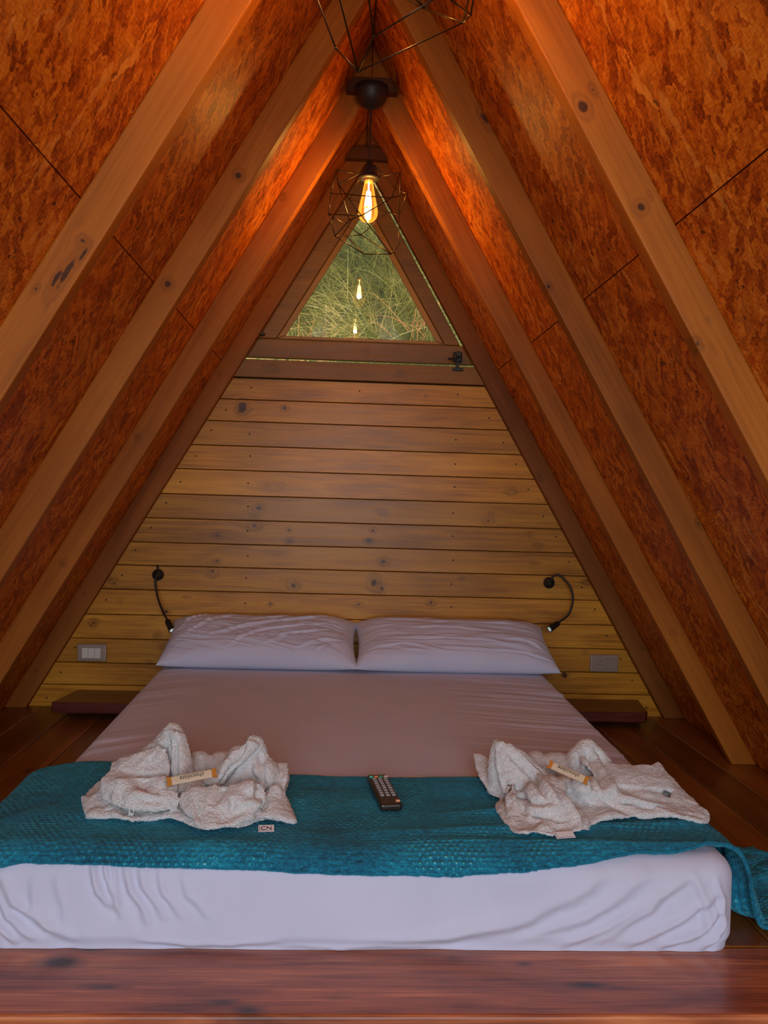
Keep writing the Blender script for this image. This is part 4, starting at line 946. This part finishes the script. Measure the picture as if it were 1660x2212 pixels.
# far left flap lying on the bed edge
add_sheet(bm, [[(.262, 2.05, .262), (.285, 2.04, .258), (.31, 2.02, .25)], [(.265, 1.99, .235), (.285, 1.98, .232), (.312, 1.98, .228)], [(.277, 1.93, .212), (.295, 1.92, .210), (.32, 1.92, .212)]], .007)
# right rounded peak
add_loft(bm, [(.520, 2.0, .20, .080, .060, 0, 0), (.522, 2.0, .235, .070, .050, 0, .06), (.523, 2.0, .262, .054, .042, 0, .1), (.522, 2.0, .284, .038, .032, 0, .12), (.520, 2.0, .300, .022, .022, 0, .1), (.519, 2.0, .311, .010, .010, 0, 0)])
add_ell(bm, (.455, 2.02, .235), (.05, .04, .035)); add_ell(bm, (.405, 2.02, .235), (.035, .04, .038)); add_ell(bm, (.43, 1.90, .222), (.08, .05, .032))
# front round lobe
add_ell(bm, (.385, 1.825, .218), (.062, .072, .044), (0, .1, 0)); add_ell(bm, (.400, 1.85, .238), (.042, .048, .030)); add_ell(bm, (.410, 1.80, .205), (.050, .055, .030))
add_sheet(bm, [[(.325, 1.875, .245), (.315, 1.85, .24), (.302, 1.84, .232)], [(.33, 1.83, .228), (.310, 1.81, .220), (.298, 1.80, .212)], [(.34, 1.77, .215), (.325, 1.76, .206), (.31, 1.75, .201)], [(.39, 1.74, .210), (.38, 1.728, .203), (.37, 1.72, .199)], [(.455, 1.77, .215), (.455, 1.755, .206), (.452, 1.745, .201)]], .008)
# long right roll
add_ell(bm, (.520, 1.875, .225), (.080, .050, .030), (0, .16, -.05)); add_ell(bm, (.60, 1.875, .216), (.075, .052, .026), (0, .10, 0)); add_ell(bm, (.478, 1.865, .242), (.030, .035, .020), (0, .2, 0))
add_sheet(bm, [[(.500, 1.97, .272), (.56, 1.97, .262), (.62, 1.97, .258), (.665, 1.97, .256)], [(.505, 1.925, .262), (.56, 1.92, .255), (.63, 1.92, .250), (.685, 1.93, .240)], [(.515, 1.895, .250), (.57, 1.88, .243), (.64, 1.88, .236), (.695, 1.91, .222)]], .009)
add_sheet(bm, [[(.66, 1.99, .250), (.69, 2.02, .252), (.70, 2.05, .240)], [(.68, 1.93, .232), (.71, 1.95, .225), (.72, 1.98, .215)], [(.67, 1.87, .218), (.71, 1.87, .212), (.728, 1.88, .206)], [(.62, 1.82, .207), (.67, 1.81, .205), (.715, 1.80, .202)]], .008)
add_sheet(bm, [[(.47, 1.855, .235), (.49, 1.835, .232), (.52, 1.83, .228)], [(.50, 1.83, .218), (.53, 1.815, .216), (.58, 1.815, .214)], [(.52, 1.815, .208), (.57, 1.80, .205), (.63, 1.80, .204)]], .008)
add_sheet(bm, [[(.40, 2.02, .25), (.41, 2.05, .262), (.44, 2.04, .252)], [(.39, 1.98, .235), (.42, 1.98, .248), (.46, 1.98, .24)]], .009)
TR = finish_towel(bm, 'white towel folded into a looser bow, right side of bed', [
    ([(.318, .318), (.345, .292), (.378, .262), (.40, .245)], .005, .006), ([(.325, .30), (.35, .275), (.375, .255)], .005, -.006), ([(.51, .295), (.515, .27), (.512, .245)], .006, -.007), ([(.53, .30), (.545, .28), (.555, .25)], .006, -.005), ([(.495, .285), (.49, .262), (.49, .245)], .005, -.005),
    ([(.335, .25), (.328, .235), (.328, .215)], .005, -.008), ([(.425, .255), (.44, .235), (.45, .21)], .006, -.008), ([(.47, .235), (.51, .225), (.56, .212)], .006, -.006), ([(.54, .248), (.59, .238), (.65, .222)], .006, -.008), ([(.51, .243), (.53, .248), (.555, .245)], .006, .004),
    ([(.31, .215), (.35, .207), (.42, .205)], .005, -.004), ([(.60, .235), (.64, .23), (.675, .215)], .006, -.004), ([(.30, .24), (.34, .238), (.39, .245)], .005, -.006)], 77)

# labels sewn to the towels
M_LABEL = plain('white_satin_label', (.78, .80, .84), .4)
M_INK = plain('black_ink', (.02, .02, .025), .5)
def text_mesh(s, size, th=.0003):
    cu = bpy.data.curves.new('txt', 'FONT'); cu.body = s; cu.size = size; cu.extrude = th; cu.align_x = 'CENTER'; cu.align_y = 'CENTER'
    t = bpy.data.objects.new('txt', cu); C.objects.link(t); dg = bpy.context.evaluated_depsgraph_get(); dg.update()
    me = bpy.data.meshes.new_from_object(t.evaluated_get(dg)); bpy.data.objects.remove(t); me.name = 'lettering'; return me
def frame(org, xdir, ydir):
    x = Vector(xdir).normalized(); z = x.cross(Vector(ydir)).normalized(); y = z.cross(x); m = Matrix((x, y, z)).transposed().to_4x4(); m.translation = org; return m
def put_local(o, parent, mw):
    o.parent = parent; o.matrix_parent_inverse = Matrix.Identity(4); pm = parent.matrix_world if parent.parent is None and parent.type != 'EMPTY' else Matrix.Translation(parent.location)
    o.matrix_local = pm.inverted() @ mw
def label_tag(towel, org, xd, yd, w_, h_, txt):
    m = frame(org, xd, yd)
    bm = bmesh.new(); add_box(bm, -w_/2, w_/2, -h_/2, h_, -.0006, .0006); bevel(bm, .0004, 1)
    o = link('care_label', bm_mesh(bm), M_LABEL); put_local(o, towel, m); o['label'] = 'white satin label with black lettering' if txt else 'small white satin label'
    if txt:
        me = text_mesh(txt, h_*1.15); t = link('lettering', me, M_INK); t.parent = o; t.matrix_local = Matrix.Translation((0, -.001+h_*.12, .0008))
        t.matrix_local = Matrix.Translation((0, h_*.18, .0011))
    bm = bmesh.new(); a = .0016
    for x0, x1, y0_, y1_ in ((-w_*.44, w_*.44, -h_*.42, -h_*.42+.0008), (-w_*.44, -w_*.44+.0008, -h_*.42, h_*.8)): add_box(bm, x0, x1, y0_, y1_, .0005, .0009)
    b = link('printed_border', bm_mesh(bm), M_INK); b.parent = o
label_tag(TL, (-.188, 1.712, .2015), (1, .10, 0), (0, .9, .30), .030, .013, 'CN')
label_tag(TR, (.395, 1.700, .1995), (1, .18, .0), (0, .9, .35), .040, .012, '')

# ------------------------------------------------------------------ wrapped sweets / soaps lying on the towels
M_WRAP = plain('cream_wrapper', (.62, .52, .38), .35); M_GOLD = plain('amber_wrapper_end', (.55, .24, .04), .3, .2)
def wrapper(a, b, dn, label, flip):
    a, b = Vector(a), Vector(b); L = (b-a).length; m = frame((a+b)/2, b-a, dn)
    root = empty('wrapped_bar', (a+b)/2); tag(root, label, 'wrapped bar', 'wrapped bars on the towels')
    bm = bmesh.new(); hx, hy = L*.40, .0085
    add_box(bm, -hx, hx, -hy, hy, -.003, .003); bevel(bm, .0025, 3); o = link('wrapper_body', bm_mesh(bm), M_WRAP); put_local(o, root, m)
    for s in (-1, 1):
        bm = bmesh.new(); p = [(s*hx*.98, -hy*.95), (s*L*.5, -hy*1.15), (s*(L*.5-.003), 0), (s*L*.5, hy*1.15), (s*hx*.98, hy*.95)]
        t = [bm.verts.new((x, y, .0022 if i in (0, 4) else .0012)) for i, (x, y) in enumerate(p)]; q = [bm.verts.new((x, y, -.0022 if i in (0, 4) else -.0006)) for i, (x, y) in enumerate(p)]
        bm.faces.new(t); bm.faces.new(q[::-1])
        for k in range(5): bm.faces.new((t[k], q[k], q[(k+1) % 5], t[(k+1) % 5]))
        e = link('wrapper_end', bm_mesh(bm), M_GOLD); put_local(e, root, m); e['label'] = 'amber crimped wrapper end'
    me = text_mesh('chocolate', .0125); t = link('lettering', me, M_INK); t.parent = root; t.matrix_parent_inverse = Matrix.Identity(4)
    t.matrix_local = Matrix.Translation(-root.location) @ m @ Matrix.Translation((0, .0015, .0034)) @ Matrix.Rotation(math.pi if flip else 0, 4, 'Z')
wrapper((-.398, 1.795, .264), (-.300, 1.825, .276), (0, .6, .8), 'cream wrapped bar with amber ends lying on the left towel', True)
wrapper((.402, 1.885, .286), (.478, 1.835, .264), (.2, .6, .75), 'cream wrapped bar with amber ends lying on the right towel', True)

# ------------------------------------------------------------------ remote control
M_RC = plain('black_remote_plastic', (.02, .014, .012), .3); M_KEY = plain('grey_rubber_key', (.33, .33, .35), .5)
rc_ = empty('remote_control', (.045, 1.92, .2)); tag(rc_, 'black remote control lying on the teal blanket', 'remote control')
p0_, p1_ = Vector((.062, 1.826, 0)), Vector((.038, 2.01, 0)); p0_.z = ztop(1.826)+.019; p1_.z = ztop(2.01)+.019
fm_ = frame((p0_+p1_)/2+Vector((0, 0, .006)), Vector((p1_-p0_).cross(Vector((0, 0, 1)))), p1_-p0_)
LR = (p1_-p0_).length
bm = bmesh.new(); add_box(bm, -.0235, .0235, -LR/2, LR/2, -.009, .008); bevel(bm, .006, 3)
o = link('remote_case', bm_mesh(bm), M_RC); put_local(o, rc_, fm_)
def key(x, y, wx, wy, mat, lab=None, h=.0025):
    bm = bmesh.new(); add_box(bm, x-wx/2, x+wx/2, y-wy/2, y+wy/2, .006, .008+h); bevel(bm, .0009, 2); k = link('button', bm_mesh(bm), mat); put_local(k, rc_, fm_)
    if lab: k['label'] = lab
y_ = LR/2-.020
for i, (c, nm) in enumerate((((.05, .55, .50), 'turquoise button'), ((.85, .38, .10), 'orange button'), ((.02, .42, .16), 'green button'), ((.75, .62, .55), 'pinkish button'))):
    key(-.0165+.011*i, y_, .0085, .006, plain('key_colour', c, .4), nm)
for r in range(8):
    for c in range(3): key(-.0125+.0125*c+.001, y_-.014-.0145*r, .0085, .0055 if r % 3 else .008, M_KEY)
key(.0155, -LR/2+.016, .009, .008, plain('power_key', (.85, .42, .25), .4), 'orange pink power button')
